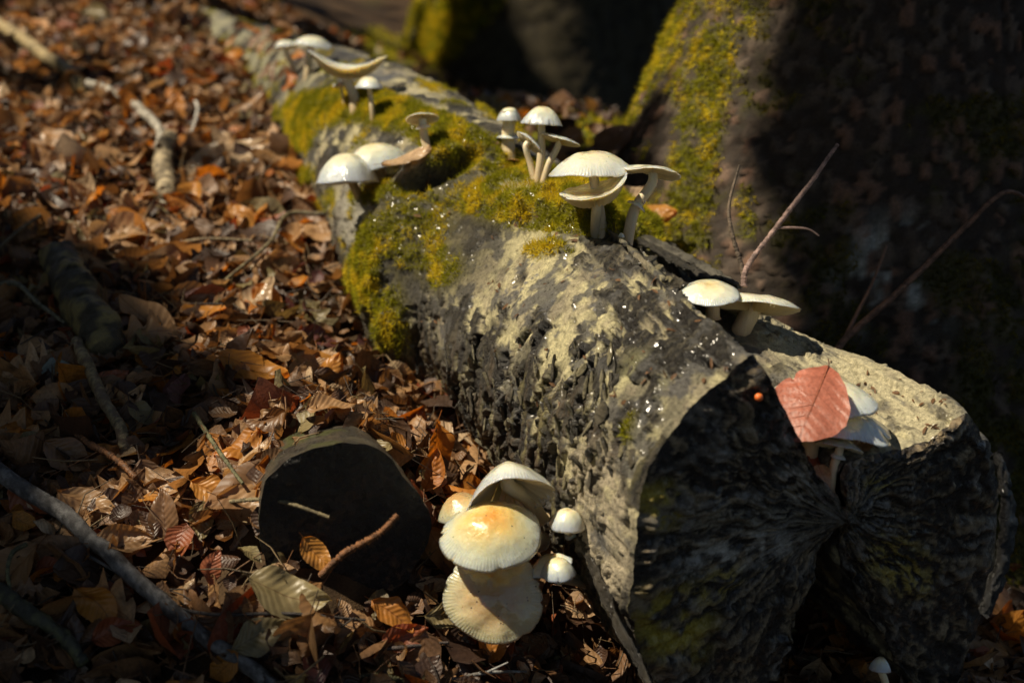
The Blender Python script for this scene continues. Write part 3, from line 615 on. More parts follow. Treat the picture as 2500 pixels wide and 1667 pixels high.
# ------------------------------------------------------------------ mushrooms
def basis(axis, spin=0.0):
    z = unit(axis); x = np.array([1.0, 0, 0]) - z * z[0]; x = unit(x); y = np.cross(z, x)
    c_, s_ = math.cos(spin), math.sin(spin); return np.stack([x * c_ + y * s_, -x * s_ + y * c_, z], 1)
CAPS = []
def mushroom(label, cap, R, H, axis, base=None, mat=None, wob=0.05, wave=0.0, bend=(0, 0), e=2.2, th=0.22, gd_=0.32, stipe=(0.32, 0.42), ring=0.0, seed=0, spin=0.0, ngill=44,
             squash=1.0, curl=0.0, fold=None, mid=None, group=None, cat='mushroom'):
    """cap: world point of the underside centre of the cap; H: dome height (negative = funnel)"""
    r = np.random.default_rng(seed + 900); B = basis(axis, spin); cap = np.asarray(cap, float)
    na, ns = 96, 22
    th_ = np.linspace(0, 2 * math.pi, na, endpoint=False); s_ = np.linspace(0.0, 1, ns) ** 0.8
    SS, TH = np.meshgrid(s_, th_, indexing='ij')
    ph1, ph2, ph3 = r.uniform(0, 6.28, 3)
    RR = R * (1 + wob * np.cos(2 * TH + ph1) + wob * 0.7 * np.cos(3 * TH + ph2) + wob * 0.4 * np.cos(5 * TH + ph3))
    def shape(SSx, THx, RRx, drop):
        x = RRx * SSx * np.cos(THx); y = RRx * SSx * np.sin(THx) * squash
        z = H * (1 - SSx ** e) + curl * R * ss(0.75, 1.0, SSx) * -1
        z = z + wave * R * SSx ** 2 * (np.sin(2 * THx + ph2) + 0.6 * np.sin(3 * THx + ph1)) + (bend[0] * x * np.abs(x) + bend[1] * y * np.abs(y)) / R
        if fold is not None: z = z + fold[0] * x * x / R + fold[1] * y * y / R
        z = z - drop
        return np.stack([x, y, z], -1)
    top = shape(SS, TH, RR, 0 * SS)
    tk = th * (1 - SS ** 2) + 0.05
    bot = shape(SS[::-1] * 0.985, TH, RR, tk[::-1])
    Vc = np.concatenate([top.reshape(-1, 3), bot.reshape(-1, 3)])
    uvc = np.stack([np.concatenate([SS.ravel(), SS[::-1].ravel()]), np.concatenate([TH.ravel(), TH.ravel()]) / 6.283], 1)
    nz = 0.05 * R * (fbm(Vc / (0.45 * R) + seed, 3, seed) - 0.5) * 2; Vc[:, 2] += nz
    nick = np.clip(fbm(np.stack([np.cos(TH.ravel()) * 5, np.sin(TH.ravel()) * 5, 0 * TH.ravel() + seed], 1), 3, seed + 5) - 0.66, 0, 1) * 0.6; nick = np.concatenate([nick * SS.ravel() ** 8, nick * (SS[::-1].ravel()) ** 8]); Vc[:, :2] *= (1 - nick)[:, None]
    root = thing('mushroom', label, cat, base if base is not None else cap, group); CAPS.extend([cap] + [cap + B @ np.array([R * 0.8 * math.cos(a), R * 0.8 * math.sin(a), 0]) for a in (0, 1.57, 3.14, 4.71)])
    part('cap', root, Vc @ B.T + cap, gridf(2 * ns, na, True), mat or MAT_CAP, uv=uvc)
    # gills: thin blades under the cap
    gs = np.linspace(0.10, 0.97, 9); gv = []; gf = []
    for k in range(ngill):
        a0 = 2 * math.pi * (k + 0.3 * r.random()) / ngill; s0 = 0.1 if k % 2 == 0 else 0.45
        g_ = np.linspace(s0, 0.975, 8); a = a0 + 0 * g_; rk = np.interp(a0, th_, RR[0], period=2 * math.pi)
        tkk = th * (1 - g_ ** 2) + 0.05
        dep = gd_ * np.sin(np.pi * np.clip((g_ - 0.02) / 1.0, 0, 1)) ** 0.9 * (1 if k % 2 == 0 else 0.75)
        up_ = shape(g_, a, rk, tkk - 0.03); dn = shape(g_, a, rk, tkk + dep)
        dn[:, :2] = dn[:, :2]; n0 = len(gv) * 16
        gv.append(np.stack([up_, dn], 1).reshape(-1, 3)); gf.append(gridf(8, 2) + n0)
    part('gills', root, np.concatenate(gv) @ B.T + cap, np.concatenate(gf), MAT_GILL)
    if base is not None:
        base = np.asarray(base, float); topc = cap + B @ np.array([0, 0, (H if H < 0 else H * 0.9) - th - 0.05])
        L = np.linalg.norm(topc - base)
        m1 = base + (topc - base) * 0.45 + (np.asarray(mid) if mid is not None else r.normal(size=3) * 0.05 * L * np.array([1, 1, 0.2]))
        m2 = topc - B[:, 2] * 0.18 * L
        pts = smooth_path([base - unit(m1 - base) * 0.3, base, m1, m2, topc], 26); q = np.linspace(0, 1, 26)
        rad = stipe[0] + (stipe[1] - stipe[0]) * 0.5 * (1 - q) + (stipe[1] - stipe[0]) * 1.2 * np.exp(-((q - 0.06) / 0.10) ** 2)
        rad = rad + stipe[0] * 0.6 * ss(0.92, 1.0, q)
        V, F = tube(pts, rad, 18, True, 0.06, seed, 1.5)
        uvs = np.stack([0 * V[:, 0], np.concatenate([np.repeat(q, 18), [0, 1]])], 1)
        st = part('stalk', root, V, F, MAT_STIPE, uv=uvs)
        if ring > 0:
            i = int(26 * ring); T, N, Bn = frames(pts); a_ = np.linspace(0, 2 * math.pi, 24, endpoint=False); rv = []
            for f_, dz in ((0.95, 0.08), (1.35, 0.02), (1.75, -0.10), (1.9, -0.22), (1.6, -0.16), (0.95, -0.05)):
                rr_ = rad[i] * f_ * (1 + 0.12 * np.cos(3 * a_ + seed)); dzz = dz + 0.05 * np.sin(2 * a_ + seed)
                rv.append(pts[i] + T[i] * dzz[:, None] + N[i] * (np.cos(a_) * rr_)[:, None] + Bn[i] * (np.sin(a_) * rr_)[:, None])
            V = np.concatenate(rv); part('ring', root, V, gridf(6, 24, True), MAT_CAP, uv=np.full((len(V), 2), 0.9))
    return root
def on_log(px, py, sink=0.3):
    p, n, d = hit(BVH_L, px, py)
    if p is None: raise RuntimeError('no log at %s %s' % (px, py))
    return p - n * sink, d
def shroom(label, cpx, cpy, wpx, hr, axis, bpx=None, bpy_=None, d=None, dd=0.0, **k):
    """cap centre pixel, width in pixels, dome height ratio; base pixel on the log"""
    base = None
    if bpx is not None:
        base, d0 = on_log(bpx, bpy_, k.pop('sink', 0.3))
        if d is None: d = d0
    d = d + dd; R = wpx / 2 / FX * d
    return mushroom(label, P(cpx, cpy, d), R, hr * R, axis, base, **k)

# along the crest of the log
shroom('small cream mushroom leaning on the taller one at the far end of the log', 697, 118, 60, 0.66, (-0.1, 0.1, 1), 716, 205, seed=1, stipe=(0.30, 0.36))
shroom('cream mushroom with wavy convex cap at the far end of the log', 759, 114, 104, 0.50, (0.08, -0.05, 1), 744, 195, seed=2, wave=0.05, stipe=(0.42, 0.55))
shroom('white funnel mushroom with upturned crescent cap on the mossy crest', 850, 158, 188, -0.14, (0.06, -0.10, 1), 862, 272, seed=3, th=0.5, fold=(0.30, -0.10), e=2.0, stipe=(0.50, 0.62), gd_=0.5, squash=0.6, wob=0.03)
shroom('little round white mushroom beside the funnel mushroom', 902, 216, 70, 0.78, (0.05, -0.05, 1), 906, 302, seed=4, stipe=(0.22, 0.34), e=2.6)
shroom('tiny flat white mushroom under the funnel mushroom', 832, 208, 40, 0.45, (-0.1, -0.1, 1), 838, 262, seed=5, stipe=(0.14, 0.2))
shroom('small ringed mushroom tipped to show its gills on the moss', 1031, 291, 78, 0.30, (-0.12, 0.42, 1), 1046, 374, seed=6, ring=0.72, stipe=(0.36, 0.48))
shroom('broad white cap on the log side beside the pink-tan leaf', 919, 400, 160, 0.62, (-0.15, -0.15, 1), 930, 440, dd=-1, seed=7, wave=0.05, stipe=(0.5, 0.6), e=2.4)
shroom('rounded white cap overhanging the pale bark below its twin', 848, 446, 168, 0.86, (-0.05, 0.06, 1), 872, 480, dd=-4.5, seed=8, stipe=(0.45, 0.5), e=2.4, curl=0.04)
def far_shroom(label, cpx, cpy, wpx, hr, axis, bpx, bpy_, d, **k):
    R = wpx / 2 / FX * d; return mushroom(label, P(cpx, cpy, d), R, hr * R, axis, P(bpx, bpy_, d), **k)
far_shroom('beige flat-topped mushroom standing behind the mossy crest', 1147, 270, 90, 0.36, (-0.05, 0.05, 1), 1166, 345, 172, seed=9, stipe=(0.34, 0.42))
shroom('round white button mushroom with thick swollen stalk on the crest', 1243, 296, 64, 1.05, (0, 0, 1), 1247, 384, seed=10, stipe=(0.50, 0.85), e=2.6, ring=0.5)
shroom('domed white mushroom with a grey fleck next to the round button', 1322, 304, 108, 0.80, (0.06, -0.02, 1), 1312, 448, seed=11, stipe=(0.30, 0.40), e=2.3)
shroom('folded pale mushroom hanging sideways among the thin stalks', 1292, 350, 78, 0.42, (0.62, 0.35, 0.55), 1308, 444, seed=12, stipe=(0.24, 0.34), squash=0.6)
shroom('slanting flat mushroom on a thin leaning stalk beside the dome', 1366, 342, 102, 0.20, (0.30, 0.10, 1), 1322, 450, seed=13, stipe=(0.26, 0.40))
shroom('wide glossy white cap above the saucer mushroom on moss', 1447, 424, 220, 0.52, (-0.02, -0.02, 1), 1468, 572, seed=14, stipe=(0.36, 0.5), e=2.0, wob=0.03)
shroom('pale saucer mushroom with curled-up right rim under the wide cap', 1450, 462, 168, -0.10, (-0.16, -0.18, 1), 1448, 575, dd=-2.2, seed=15, th=0.35, fold=(0.16, -0.05), bend=(0.16, 0), stipe=(0.34, 0.46), gd_=0.6, wob=0.03)
shroom('mushroom with drooping split cap and skirted stalk over the moss', 1594, 420, 142, 0.22, (0.10, 0.12, 1), 1534, 590, dd=0.5, seed=16, ring=0.55, stipe=(0.36, 0.55), wave=0.10, bend=(-0.12, 0), gd_=0.35, ngill=56)
shroom('tiny bud mushroom at the foot of the skirted one', 1517, 578, 16, 1.2, (0, 0, 1), 1516, 592, seed=17, stipe=(0.1, 0.16), ngill=12)
# right shoulder
d_ = on_log(1700, 760)[1]
far_shroom('oval white cap resting on the right shoulder of the log', 1732, 716, 150, 0.36, (-0.05, -0.32, 1), 1740, 770, d_ - 5, seed=20, stipe=(0.5, 0.6), mat=None, e=2.2, wob=0.03)
far_shroom('broad flat white mushroom jutting from the right shoulder with gills showing', 1835, 742, 236, 0.20, (0.13, 0.17, 1), 1806, 812, d_ - 2.5, seed=21, stipe=(0.8, 0.75), e=3.0, gd_=0.9, th=0.5, ngill=70, wob=0.03)
# in the notch
NB = P(2025, 1190, 99)
far_shroom('large white cap half hidden by the russet leaf in the notch', 1998, 985, 288, 0.46, (-0.02, -0.10, 1), 1968, 1150, 97.5, seed=22, stipe=(0.60, 0.60), e=2.1, wob=0.03, fold=(0.03, 0))
far_shroom('white pleated cap below the large one in the notch', 2036, 1040, 268, 0.36, (0.14, -0.10, 1), 2013, 1170, 97.0, seed=23, stipe=(0.44, 0.5), e=2.0, wave=0.06, wob=0.06)
far_shroom('small skirted mushroom at the bottom of the notch', 2050, 1094, 116, 0.42, (0.22, 0.28, 1), 2028, 1190, 95.6, seed=24, stipe=(0.28, 0.34), ring=0.68, mid=(-0.1, 0, 0))
# the cluster on the left flank
d_c = on_log(1330, 1180)[1] - 5.5
def clus(label, cpx, cpy, wpx, hr, axis, bpx, bpy_, dd, bdd=5.5, **k):
    d = d_c + dd; R = wpx / 2 / FX * d
    return mushroom(label, P(cpx, cpy, d), R, hr * R, axis, P(bpx, bpy_, d_c + bdd), **k)
clus('topmost arched white cap of the cluster with its gills showing', 1240, 1212, 232, 0.70, (0.02, 0.62, 0.85), 1318, 1262, 0.6, 4, seed=30, e=2.2, fold=(-0.26, 0.0), bend=(0.36, 0.0), stipe=(0.5, 0.6), gd_=0.85, ngill=38, wob=0.05, th=0.3)
clus('olive-cream cap tucked behind the left of the cluster', 1128, 1250, 126, 0.75, (-0.35, -0.10, 1), 1300, 1290, 2.6, 4, seed=31, mat=MAT_CAP_TAN, e=2.2, stipe=(0.4, 0.5))
clus('large slimy white cap with orange centre in the middle of the cluster', 1200, 1300, 244, 0.50, (-0.05, -0.50, 0.86), 1315, 1320, -1.6, 4, seed=32, mat=MAT_CAP_OCHRE, e=2.0, stipe=(0.6, 0.7), wob=0.035, fold=(-0.10, -0.10), ngill=60, wave=0.03)
clus('large dirty tan cap hanging lowest in the cluster, facing outward', 1206, 1455, 238, 0.22, (-0.04, -0.93, 0.36), 1300, 1400, -1.0, 4, seed=33, mat=MAT_CAP_TAN, e=2.0, stipe=(0.6, 0.6), wob=0.035, wave=0.03, ngill=60)
clus('small domed white mushroom with ringed stalk right of the cluster', 1384, 1286, 92, 0.98, (0.02, -0.06, 1), 1432, 1330, -0.5, 4, seed=34, e=2.8, stipe=(0.26, 0.32), ring=0.5, mid=(-0.5, 0, -0.1))
clus('torn white cap crossing over a button mushroom', 1345, 1388, 112, 0.66, (-0.22, 0.0, 1), 1418, 1415, -0.3, 4, seed=35, e=2.1, stipe=(0.3, 0.32), wave=0.14, bend=(0.10, 0))
clus('white button mushroom under the torn cap on its orange stalk', 1363, 1402, 90, 0.92, (-0.10, -0.12, 1), 1424, 1424, -1.6, 4, seed=36, e=2.6, stipe=(0.26, 0.34), mid=(-0.6, -0.4, -0.2))
far_shroom('tiny round white mushroom growing alone beneath the right half of the log', 2149, 1632, 54, 1.1, (0, 0, 1), 2170, 1705, 100, seed=37, e=2.6, stipe=(0.24, 0.3))
# a tiny orange bead fungus on the rim of the cut
m_ = M('orange_bead'); m_.p(Base_Color=(0.85, 0.20, 0.04, 1), Roughness=0.35, Subsurface_Weight=0.4, Subsurface_Radius=(0.003, 0.001, 0.0005), Subsurface_Scale=0.5); MAT_BEAD = m_.m
c_ = P(1852, 966, 88.0); th_ = np.linspace(0, 2 * math.pi, 20, endpoint=False); rows = []
for z_, r_ in ((-0.30, 0.10), (-0.2, 0.16), (-0.08, 0.24), (0.05, 0.27), (0.16, 0.22), (0.23, 0.12), (0.25, 0.02)):
    rows.append(np.stack([np.cos(th_) * r_, np.sin(th_) * r_ - 0.1, 0 * th_ + z_], 1))
B_ = basis((0.3, -0.8, 0.4)); V = np.concatenate(rows) @ B_.T + c_
solo('bead_fungus', V, gridf(7, 20, True), MAT_BEAD, 'tiny orange bead fungus on the rim of the sawn end', 'fungus')

# ------------------------------------------------------------------ leaves
def leaf_arrays(kind, nu, nv, seed, curl=0.3, fold=0.2, twist=0.2, pleat=0.02, hole=False):
    """a leaf of unit length along +x, lying in the xy plane"""
    r = np.random.default_rng(seed); s = np.linspace(0, 1, nu); v = np.linspace(-1, 1, nv)
    if kind == 'beech':
        w_ = 0.30 * np.sin(np.pi * np.clip(s, 0, 1) ** 0.80) ** 0.72 * (1 - 0.12 * s)
        w_ = w_ + 0.008 * np.abs(np.sin(s * 9 * np.pi)) * (s > 0.05) * (s < 0.97)
    elif kind == 'oak':
        w_ = (0.10 + 0.22 * np.sin(np.pi * s ** 1.25) ** 0.8) * (0.72 + 0.34 * np.cos(s * 4.2 * 2 * np.pi + 2.0)) * ss(0, 0.06, s) * ss(1.02, 0.93, s)
    else:                                   # a torn scrap
        w_ = 0.34 * np.sin(np.pi * s) ** 0.5 * (0.7 + 0.5 * r.random(nu))
    if kind != 'scrap' and seed % 2: w_ = w_ * (1 - 0.45 * np.clip(np.interp(np.linspace(0, 1, nu), np.linspace(0, 1, 7), r.random(7)) - 0.35, 0, 1))
    w_[0] = w_[-1] = 0.004
    Sg, Vg = np.meshgrid(s, v, indexing='ij'); asym = r.normal(0, 0.05)
    x = Sg + 0.10 * np.abs(Vg) * np.sin(np.pi * Sg) * 0.4; y = w_[:, None] * Vg * (1 + asym * np.sign(Vg)) + 0.06 * r.normal() * np.sin(np.pi * Sg)
    z = pleat * np.cos((Sg - 0.22 * np.abs(Vg)) * 9 * 2 * np.pi) * np.abs(Vg) * np.sin(np.pi * Sg)
    z = z + fold * np.abs(y) * (1.2 - Sg * 0.4) + 0.085 * (fbm(np.stack([Sg.ravel() * 4, Vg.ravel() * 2, 0 * Sg.ravel() + seed], 1), 2, seed) - 0.5).reshape(Sg.shape) * 2
    a = twist * (Sg - 0.5); y, z = y * np.cos(a) - z * np.sin(a), y * np.sin(a) + z * np.cos(a)
    k = curl * (Sg - 0.45)                  # roll along the length
    if abs(curl) > 1e-3:
        rad = 1 / curl; x2 = 0.45 + (rad - z) * np.sin(k); z2 = rad - (rad - z) * np.cos(k); x, z = x2, z2
    if r.random() < 0.5:                    # rolled margins
        roll = r.uniform(0.5, 2.2) * r.choice([-1, 1]); z = z + roll * y * y
    V = np.stack([x, y, z], 2).reshape(-1, 3); uv = np.stack([Sg.ravel(), Vg.ravel()], 1); F = gridf(nu, nv)
    if kind != 'scrap':                     # stalk
        n0 = len(V); d0 = V[nv // 2] - V[nv + nv // 2]; d0 = d0 / np.linalg.norm(d0)
        p = V[nv // 2]; L = 0.16; b = np.array([0, 0, r.uniform(-0.3, 0.5)])
        q = [p - d0 * 0.04, p + d0 * L * 0.5 + b * 0.05, p + d0 * L + b * 0.1]; sv = []
        for k_ in q: sv += [k_ + [0, 0.007, 0], k_ + [0, -0.007, 0], k_ + [0, 0, 0.009]]
        V = np.concatenate([V, np.array(sv)]); uv = np.concatenate([uv, np.tile([0.5, 0.0], (9, 1))]); F = np.concatenate([F, gridf(3, 3, True) + n0])
    return V, F, uv
HI = []; LO = []
for k in range(16):
    r = np.random.default_rng(k + 50); kd = 'oak' if k % 4 == 3 else 'beech'
    pr = dict(curl=r.uniform(-0.9, 1.6), fold=r.uniform(-0.35, 0.5), twist=r.uniform(-0.9, 0.9), pleat=r.uniform(0.002, 0.011))
    HI.append((kd,) + leaf_arrays(kd, 25 if kd == 'oak' else 17, 9, k + 50, **pr))
for k in range(14):
    r = np.random.default_rng(k + 80); kd = ('oak' if k % 4 == 3 else 'beech') if k < 10 else 'scrap'
    pr = dict(curl=r.uniform(-1.2, 2.0), fold=r.uniform(-0.4, 0.6), twist=r.uniform(-1.0, 1.0), pleat=0.006)
    LO.append((kd,) + leaf_arrays(kd, 13 if kd == 'oak' else (8 if kd == 'beech' else 5), 5 if kd != 'scrap' else 4, k + 80, **pr))
def rots(n, N, r, tilt):
    """random frames whose z is near the given normals"""
    z = N + tilt * r.normal(size=(n, 3)); z /= np.linalg.norm(z, axis=1)[:, None]
    x = r.normal(size=(n, 3)); x -= z * np.sum(x * z, 1)[:, None]; x /= np.linalg.norm(x, axis=1)[:, None]
    return np.stack([x, np.cross(z, x), z], 2)
# where the litter lies: points of the bank inside the picture, not under the log
def free_of_log(Pt):
    d2 = np.min(np.linalg.norm(Pt[:, None, :2] - CEN[None, ::12, :2], axis=2) - RAD[None, ::12] * np.where(TT[::12] < 30, 0.35, np.where(TT[::12] > 85, 0.45, 0.80))[None], axis=1)
    return d2 > 0
def litter_points(n, seed, dmax=330, margin=120):
    r = np.random.default_rng(seed); x = r.uniform(-130, 75, n * 7); y = 60 + (dmax - 60) * r.random(n * 7) ** 1.35
    z = ground_z(x, y); p = np.stack([x, y, z], 1); a, b, d = proj(p)
    ok = (a > -margin) & (a < 2500 + margin) & (b > -margin) & (b < 1667 + 2 * margin) & (d > 60)
    ok &= (x < 12) | (b > 1350) | (r.random(len(x)) < 0.25)
    ok &= ~((((a - 850) / 185) ** 2 + ((b - 1300) / 205) ** 2 < 1) & (d < 100))
    ok &= ~((a > 880) & (b < 420) & (r.random(len(x)) < 0.85))
    p = p[ok]; p = p[free_of_log(p)]; return p[:n], r
KEYS = ['tan', 'brown', 'dark', 'orange', 'red', 'olive', 'pale', 'purple']
LMATS = [LEAFM[k] for k in KEYS]
def litter(name, n, seed, size, lift, tilt, probs, label, pool):
    Pt, r = litter_points(n, seed); n = len(Pt); N = ground_n(Pt[:, 0], Pt[:, 1])
    R = rots(n, N, r, tilt); sz = r.uniform(size[0], size[1], n); var = r.choice(pool, n); mi = r.choice(len(KEYS), n, p=probs)
    O = Pt + N * r.uniform(lift[0], lift[1], n)[:, None]
    Vs, Fs, UVs, MI, RN = [], [], [], [], []; nn = 0
    for k in sorted(set(var.tolist())):
        _, lv, lf, luv = LO[k]; sel = np.where(var == k)[0]; m = len(sel)
        lv0 = lv - np.array([0.5, 0, 0])
        W = np.einsum('nij,vj->nvi', R[sel], lv0) * sz[sel][:, None, None] + O[sel][:, None]
        Vs.append(W.reshape(-1, 3)); Fs.append((lf[None] + (nn + np.arange(m) * len(lv))[:, None, None]).reshape(-1, 4)); nn += m * len(lv)
        UVs.append(np.tile(luv, (m, 1))); MI.append(np.repeat(mi[sel], len(lf))); RN.append(np.repeat(r.random(m), len(lv)))
    return solo(name, np.concatenate(Vs), np.concatenate(Fs), LMATS, label, 'leaf litter', None, 'stuff', uv=np.concatenate(UVs), rnd=np.concatenate(RN), matidx=np.concatenate(MI))
litter('leaf_litter', 5600, 600, (2.2, 6.5), (-0.3, 2.2), 0.62, [0.24, 0.24, 0.34, 0.06, 0.03, 0.04, 0.04, 0.01], 'deep bed of dead brown leaves covering the bank', list(range(10)))
litter('leaf_fragments', 13000, 601, (0.8, 3.0), (0.8, 2.4), 0.6, [0.28, 0.29, 0.24, 0.05, 0.03, 0.05, 0.05, 0.01], 'small torn leaf scraps strewn over the leaf bed', [10, 11, 12, 13])

_meshes = {}
def leaf_obj(name, hv, key, O, R, size, label, group=None, cat='leaf', rnd=0.0):
    kd, lv, lf, luv = HI[hv]
    if (hv, key) not in _meshes:
        _meshes[(hv, key)] = mkmesh('leaf_' + key, (lv - np.array([0.5, 0, 0])), lf, LEAFM[key], uv=luv, rnd=np.zeros(len(lv)))
    o = bpy.data.objects.new(name, _meshes[(hv, key)]); link(o)
    mw = Matrix([[*(R[i] * size), O[i] * S] for i in range(3)] + [[0, 0, 0, 1]]); o.matrix_world = mw
    return tag(o, label, cat, group)
# the nearest and largest leaves lying on top of the bank
MARKS = [('beside the smooth grey branch', (180, 1330)), ('below the smooth grey branch', (250, 1600)), ('at the lower end of the grey branch', (620, 1620)), ('near the rotten stick', (220, 800)), ('near the peeled stick', (290, 1060)),
         ('near the white-barked stick', (350, 340)), ('near the beige barkless stick', (90, 180)), ('above the small dark log', (700, 1080)), ('in front of the small dark log', (760, 1480)), ('at the foot of the big log', (820, 760)),
         ('beside the bent twig', (640, 680)), ('in the middle of the bank', (400, 720)), ('high on the bank', (300, 120)), ('under the hanging mushrooms', (1150, 1640)), ('below the far end of the log', (620, 260)), ('at the left foot of the bank', (60, 1050)),
         ('behind the mossy crest', (1300, 300)), ('under the right half of the log', (2200, 1640)), ('beside the sunlit bleached leaf', (560, 860)), ('below the two overhanging white caps', (640, 460))]
SHADE = {'tan': ('tan', 'sandy'), 'brown': ('brown', 'chestnut'), 'dark': ('blackish', 'dark sodden'), 'orange': ('orange', 'amber'), 'red': ('russet', 'rust-red'), 'olive': ('olive', 'dull green-grey'), 'pale': ('pale', 'bleached'), 'purple': ('purplish', 'purplish')}
Pt, r = litter_points(250, 610, 250, 0); N = ground_n(Pt[:, 0], Pt[:, 1]); Rr = rots(len(Pt), N + np.array([0, -0.2, 0]), r, 0.48)
_mp = [hit(BVH_G, *m[1])[0] for m in MARKS]; _seen = set()
for i in range(len(Pt)):
    key = KEYS[r.choice(8, p=[0.34, 0.20, 0.08, 0.18, 0.06, 0.06, 0.07, 0.01])]; hv = int(r.integers(16)); sz = r.uniform(3.0, 6.4)
    mk = MARKS[int(np.argmin([np.linalg.norm(q - Pt[i]) for q in _mp]))][0]; zt = Rr[i][2, 2]
    lab = '%s %s %s leaf %s %s' % ('small' if sz < 4.1 else ('large' if sz > 5.4 else 'mid-sized'), key if key not in SHADE else SHADE[key][0], 'lobed oak' if HI[hv][0] == 'oak' else 'beech', 'tilted up' if zt < 0.72 else 'lying', mk)
    tx, ty = Rr[i][0, 0], Rr[i][1, 0]
    if lab in _seen: lab += ', tip ' + (('toward the log' if tx > 0 else 'away from the log') if abs(tx) > abs(ty) else ('uphill' if ty > 0 else 'downhill'))
    if len(lab.replace('-', ' ').split()) > 15: lab = lab.replace('mid-sized ', '').replace('lobed ', '').replace(' lying', '').replace('two overhanging ', '').replace('smooth ', '').replace(' tilted up', ' raised')
    _seen.add(lab)
    leaf_obj('fallen_leaf', hv, key, Pt[i] + N[i] * r.uniform(1.4, 2.6), Rr[i], sz, lab, 'loose leaves on the bank')
# leaves one can point to
def hero(px, py, size_px, ang, key, hv, label, d=None, face=0.35, lift=2.4, roll=0.0, bvh=None, pos=None):
    """ang: direction of the leaf's tip in the picture (degrees, counter-clockwise); face: how far it turns to the viewer"""
    if pos is None:
        p, n, dd = hit(bvh or BVH_G, px, py)
        if d is not None: p = P(px, py, d); n = np.array([0, -0.3, 1.0]); dd = d
        O = p + unit(n) * lift * (0 if d is not None else 1)
    else: O, n, dd = pos
    z = unit(unit(n) * (1 - face) + face * unit(-O)); t = math.cos(math.radians(ang)) * RGT + math.sin(math.radians(ang)) * UPV
    t = unit(t - z * (t @ z)); y = np.cross(z, t)
    if roll:
        c_, s_ = math.cos(roll), math.sin(roll); y, z = y * c_ + z * s_, z * c_ - y * s_
    return leaf_obj('fallen_leaf', hv, key, O, np.stack([t, y, z], 1), size_px / FX * (O @ FWD), label)
rf0 = np.random.default_rng(5)
